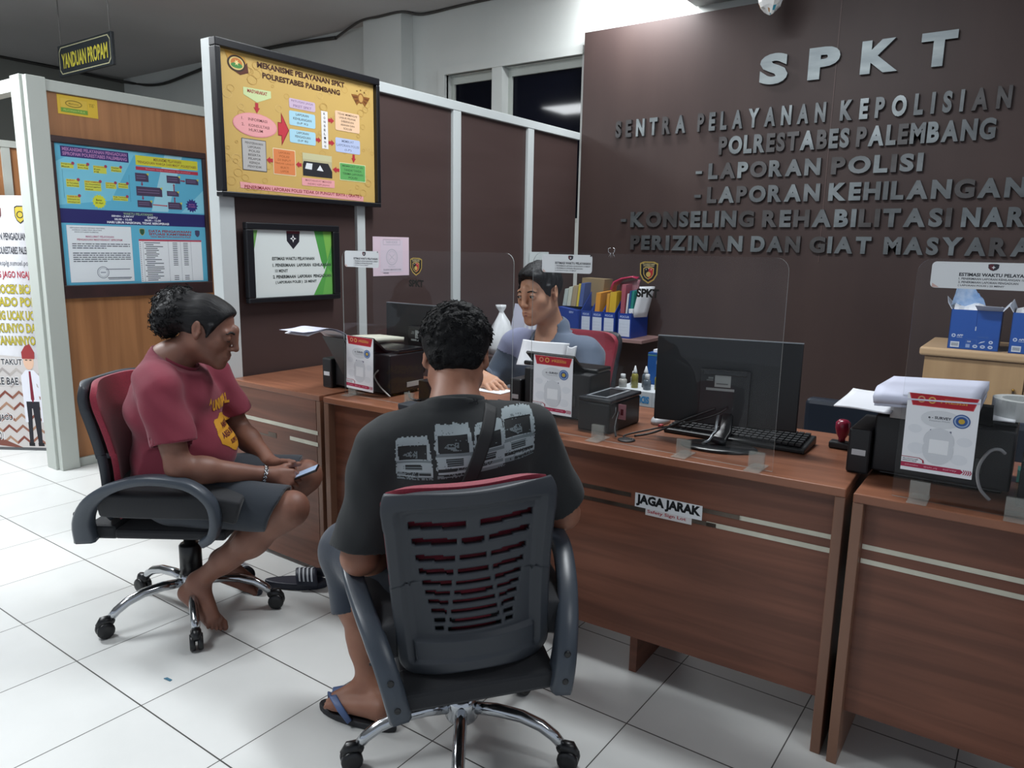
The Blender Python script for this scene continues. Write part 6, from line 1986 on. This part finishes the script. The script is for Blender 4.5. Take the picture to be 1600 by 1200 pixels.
T_ = Field((-.28, -.44, .42), (.30, .42, 1.02), .0050)
T_.ell((-.005, 0, .79), (.150, .200, .165), 0); T_.ell((-.015, 0, .62), (.150, .185, .16), .06); T_.ell((-.02, 0, .50), (.155, .19, .07), .05)
T_.cone((-.02, .008, .90), (-.012, .012, .962), .110, .076, .05); T_.cone((-.012, -.135, .905), (-.012, .135, .885), .070, .070, .05)
for sh, el, kk in (((.01, -.185, .885), eR, .86), ((.0, .19, .865), eL, .93)):
    sh = np.array(sh); el = np.array(el); m = sh + (el - sh) * kk; n = (el - sh) / np.linalg.norm(el - sh)
    T_.cone(sh, m, .074, .076, .04); T_.cone(m - n * .02, m + n * .2, .064, .064, .006, None, True)
    T_.cut(m, n, (-.25, .17 if sh[1] > 0 else -.44, .42), (.3, .42 if sh[1] > 0 else -.20, .80))
T_.cut((-.004, .010, .974), (.34, 0, .94), (-.15, -.095, .88), (.2, .115, 1.02))
T_.cone(hB(-.03, 0, -.07), (-.012, .012, .94), .060, .068, .010, None, True); T_.cone((.05, .01, .972), (.14, .0, .975), .055, .05, .01, None, True)
T_.wobble(.0026, 8, 16, 30, 0); T_.wobble(.0012, 30, 60, -55, .7); T_.wobble(.0018, 25, -20, 26, 1.3); T_.wobble(.0020, -6, 34, 38, 2.1)
T_.cut((0, 0, .455), (0, 0, -1), (-.3, -.44, .4), (.3, .42, .5))
oTB, VTB, QTB = skin_up(T_, 'tshirt', M_TEEB, PB, 3)
del T_
bvTB = bvh_of(VTB, QTB)
collar(PB, (-.002, .010, .970), (.34, 0, .94), .076, .073, M_TEEB, .024)
# the faded row of vans printed across the back (u runs to the right as we see it)
def vans(u, v):
    for i, (x0, w, h0, y0) in enumerate(((-.002, .092, .104, -.004), (.090, .098, .124, .0), (.186, .090, .112, .004), (.262, .100, .122, .012))):
        a = (u - x0) / w; b = (v - y0) / h0
        skew = .12 * (1 - b) if i < 2 else -.10 * (1 - b)
        a = a - skew * .5
        nz = noise2(round(u * 420), round(v * 700), i)
        edge = .04 + .05 * noise2(round(v * 300), i, 3)
        if not (edge < a < 1 - edge * .6 and 0.02 < b < .97 + .05 * noise2(round(u * 200), i, 9)): continue
        if b > .55 and (a < (b - .55) * .28 or a > 1 - (b - .55) * .22): return None
        nz = .55 * noise2(round(v * 330), i, int(u * 34)) + .45 * nz          # worn in streaks
        if .47 < b < .80 and .14 < a < .86:                     # windscreen
            if .5 < b < .66 and .36 + .1 * math.sin(b * 40) < a < .62 and i != 2: return 1 if nz > .35 else None
            return 1 if nz > .93 else None
        if .40 < b < .46: return 1
        if .24 < b < .37 and (a < .24 or a > .76): return 0     # lamps
        if .24 < b < .37 and .3 < a < .7: return None if int(b * 55) % 2 else 1
        if .13 < b < .20 and .08 < a < .92: return None if nz < .5 else 1
        if b < .1: return None if nz > .55 else 1
        return 0 if nz > .16 else 1
    return None
M_PR0 = mat('faded_print_light', '#8b969a', rough=.85); M_PR1 = mat('faded_print_mid', '#626c70', rough=.85)
tB = lambda u, v: (-.4, .175 - u, .822 + v + .10 * (u - .17) * .9)
raster_print(bvTB, vans, .362, .135, .0024, tB, (1, 0, 0), .0012, [M_PR0, M_PR1]).build('shirt_print', PB)
# sling strap over the back
st = []
for i in range(26):
    t = i / 25
    y, z = -.078 + .135 * t, .985 - .30 * t
    hit = bvTB.ray_cast(Vector((-.4, y, z)), Vector((1, 0, 0)))
    if hit[0] is not None and hit[0].x < .02: st.append(hit[0] + Vector((-.003, 0, 0)))
MB().strip(st, (0, .9, .45), .034, .003, mat('black_webbing', '#121417', rough=.7)).build('bag_strap', PB)
P_ = Field((-.26, -.32, .20), (.50, .42, .62), .005)
P_.ell((-.03, 0, .475), (.165, .19, .10), 0)
for hp, kn, an in (((.0, .11, .455), (.335, .285, .458), (.205, .232, .085)), ((.0, -.11, .455), (.395, -.16, .458), (.36, -.17, .09))):
    hp, kn, an = (np.array(q) for q in (hp, kn, an))
    P_.cone(hp, kn, .104, .080, .04); P_.cone(kn, kn + (an - kn) * .50, .078, .074, .03)
    e = kn + (an - kn) * .44; n = (an - kn) / np.linalg.norm(an - kn)
    P_.cone(e - n * .03, e + n * .2, .060, .06, .006, None, True)
    P_.cut(e, n, (.1, .1 if hp[1] > 0 else -.32, .2), (.5, .42 if hp[1] > 0 else -.05, .36))
P_.wobble(.002, 14, 40, 25, 0)
skin_up(P_, 'shorts', M_SHORTB, PB, 3)
del P_
# flip-flop on the visible foot
ff = thing('flip_flop', 'blue strapped flip-flop under the left foot of the curly haired man', 'sandal', world((.165, .262, .0), LB, AZ_B), AZ_B + math.atan2(.78, .62))
s = MB(); n = 26
out = []
for i in range(n):
    a = 2 * math.pi * i / n
    out.append((.135 * math.cos(a) + .008, (.040 + .007 * math.cos(a)) * math.sin(a)))
s.prism([(x, y, .0005) for x, y in out], (0, 0, .019), mat('flip_flop_black', '#1a1b20', rough=.6)); s.build('sole', ff, bevel=.004)
mbs = MB(); bm_ = mat('flip_flop_blue', '#4d628c', rough=.45)
for sd in (-1, 1):
    mbs.strip([(.105, .004 * sd, .022), (.098, .010 * sd, .062), (.070, .030 * sd, .068), (.035, .044 * sd, .050), (.0, .047 * sd, .020)], (1, .2 * sd, 0), [.010, .016, .02, .02, .016], .006, bm_)
mbs.build('strap', ff)

# ================= the man in blue behind the desk
LC = (-1.805, 2.83, 0); AZ_C = math.radians(-90)
PC = thing('person', 'man in slate blue shirt seated behind the desk looking down sideways', 'person', LC, AZ_C)
hC = Frame((.075, -.018, 1.165), yaw=math.radians(-4), pitch=math.radians(8), roll=math.radians(3), s=1.07)
S_ = Field((-.22, -.40, .40), (.44, .40, 1.32), .0036)
build_head(S_, hC, (-.02, 0, .985), neck_r=(.053, .058), nose=.75)
S_.cone((-.02, 0, .96), (-.02, 0, .60), .07, .10, .04); S_.ell((-.02, 0, .52), (.12, .16, .09), .04)
S_.cone((-.01, -.15, .91), (-.01, .15, .905), .05, .05, .04); S_.cone((.015, 0, .96), (.055, 0, .88), .055, .06, .04)
eR, wR = (.075, -.285, .70), (.30, -.165, .807)
eL, wL = (.10, .285, .70), (.30, .20, .80)
arm(S_, (.0, -.20, .90), eR, wR, s=1.05); arm(S_, (.0, .20, .89), eL, wL, s=1.05)
hand(S_, (.303, -.158, .807), (.34, .92, -.16), (.40, .05, .9), (.9, -.3, .1), curl=(14, 24, 16), spread=5, th=(.75, .6, -.35), s=1.02)
hand(S_, (.302, .198, .80), (.95, -.1, -.15), (0, .1, 1), (0, -1, .1), curl=(18, 25, 18))
S_.cone((-.0, -.1, .47), (.25, -.1, .47), .09, .07, .03); S_.cone((-.0, .1, .47), (.25, .1, .47), .09, .07, .03)
oC, VC, QC = skin_up(S_, 'body', M_SKIN_C, PC)
del S_
bvC = bvh_of(VC, QC)
eyebrow(PC, hC, bvC, M_BROW, w=.0030, u=.0195, arch=.004)
lips(PC, hC, M_LIP_C)
for s in (-1, 1):
    e = MB(); c = hC(.0822, s * .0315, .0015)
    e.ball(c, .0128 * hC.s, M_EYE, 20, 14)
    look = hC(.0822 + .0118, s * .0315 - .0030, -.0005)
    e.ball(look - (look - c) * .16, (.0052, .0052, .0052), M_IRIS, 12, 8)
    e.build('eye', PC)
    l = MB(); T5 = (0, .4, .8, 1.2, 1.6, 2)
    l.tube([hC(.0945 - .0060 * (t - 1) ** 2, s * (.0195 + .012 * t), .0060 + .0022 * math.sin(t * 1.57)) for t in T5], [.0012, .0024, .0028, .0028, .0024, .0012], M_SKIN_C, seg=8)
    l.tube([hC(.0962 - .0060 * (t - 1) ** 2, s * (.0195 + .012 * t), .0036 + .0024 * math.sin(t * 1.57)) for t in T5], [.0005, .0009, .001, .001, .0009, .0005], M_BROW, seg=6)
    l.tube([hC(.0935 - .0060 * (t - 1) ** 2, s * (.0195 + .012 * t), -.0045 - .0022 * math.sin(t * 1.57)) for t in T5], [.001, .0020, .0022, .0022, .0020, .001], M_SKIN_C, seg=8)
    l.build('eyelid', PC)
H_ = Field((-.10, -.17, 1.02), (.24, .15, 1.34), .003)
R = hC.rows(); s_ = hC.s
H_.ell(hC(-.018, 0, .040), np.array((.100, .083, .092)) * s_, 0, R); H_.ell(hC(.045, .012, .078), np.array((.056, .060, .042)) * s_, .02, R)
H_.ell(hC(.126, 0, .002), np.array((.087, .125, .088)) * s_, .012, R, True); H_.ell(hC(.06, 0, -.10), np.array((.13, .12, .082)) * s_, .012, R, True)
for s in (-1, 1):
    H_.ell(hC(-.004, s * .088, -.008), np.array((.026, .03, .036)) * s_, .006, R, True)
    H_.cone(hC(.028, s * .071, .030), hC(.024, s * .073, -.006), .010 * s_, .005 * s_, .008)
H_.ell(hC(-.05, 0, -.115), np.array((.09, .1, .062)) * s_, .01, R, True)
H_.wobble(.0016, 260, 60, 40, 0); H_.wobble(.0014, 120, 190, -60, 1)
skin_up(H_, 'hair', M_HAIRS, PC, 1)
del H_
T_ = Field((-.26, -.42, .44), (.42, .42, 1.06), .0048)
T_.ell((-.01, 0, .80), (.140, .195, .17), 0); T_.ell((-.0, 0, .62), (.145, .18, .16), .06)
T_.cone((-.03, 0, .93), (-.02, 0, 1.0), .108, .070, .05); T_.cone((-.01, -.14, .92), (-.01, .14, .915), .070, .070, .05)
for sh, el, wr, ks in (((.0, -.195, .90), eR, wR, .90), ((.0, .195, .895), eL, wL, .75)):
    sh, el, wr = (np.array(q) for q in (sh, el, wr)); m = el + (wr - el) * ks; n = (wr - el) / np.linalg.norm(wr - el)
    T_.cone(sh, el, .074, .060, .04); T_.cone(el, m, .060, .050, .03); T_.cone(m - n * .02, m + n * .2, .044, .04, .005, None, True)
T_.cone(hC(-.03, 0, -.07), (-.02, 0, .99), .060, .066, .004, None, True)
T_.cone((.02, 0, 1.0), (.17, 0, .90), .058, .028, .008, None, True)       # V neck
T_.wobble(.0034, 12, 18, 34, 0); T_.wobble(.0014, 55, -30, 70, .7); T_.wobble(.0022, 25, -22, 30, 1.3); T_.wobble(.0024, -9, 30, -42, 2.1)
T_.cut((0, 0, .47), (0, 0, -1), (-.3, -.42, .4), (.44, .42, .52))
oTC, VTC, QTC = skin_up(T_, 'shirt', M_SHIRTC, PC, 3)
del T_
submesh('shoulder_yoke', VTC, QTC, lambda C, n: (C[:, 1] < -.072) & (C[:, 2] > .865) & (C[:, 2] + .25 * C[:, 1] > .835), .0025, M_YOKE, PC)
# stand-up collar folded round the neck opening
cm_ = MB()
for s in (-1, 1):
    cm_.strip([(-.085, s * .02, 1.005), (-.06, s * .062, 1.0), (0, s * .078, .985), (.06, s * .064, .955), (.105, s * .038, .915), (.128, s * .02, .885)], (-.1, s * .9, -.6), [.03, .032, .034, .034, .03, .014], .006, M_SHIRTC)
cm_.build('collar', PC)
MB().tube([(.150, .010, .80), (.153, .010, .80)], .005, M_PAPER, seg=8).build('button', PC)
MB().ball((.152, .04, .89), (.003, .006, .006), M_CHR, 8, 6).build('collar_pin', PC)

o = MB().prism([(0, 0, .0005), (.03, .004, .0005), (.028, .012, .0005), (.004, .01, .0005)], (0, 0, .002), mat('scrap_blue', '#3f6f86', rough=.6)).build('paper_scrap', None, (-2.132, 1.122, 0)); tag(o, 'tiny blue scrap lying on the tiles in front of the first chair', 'scrap')
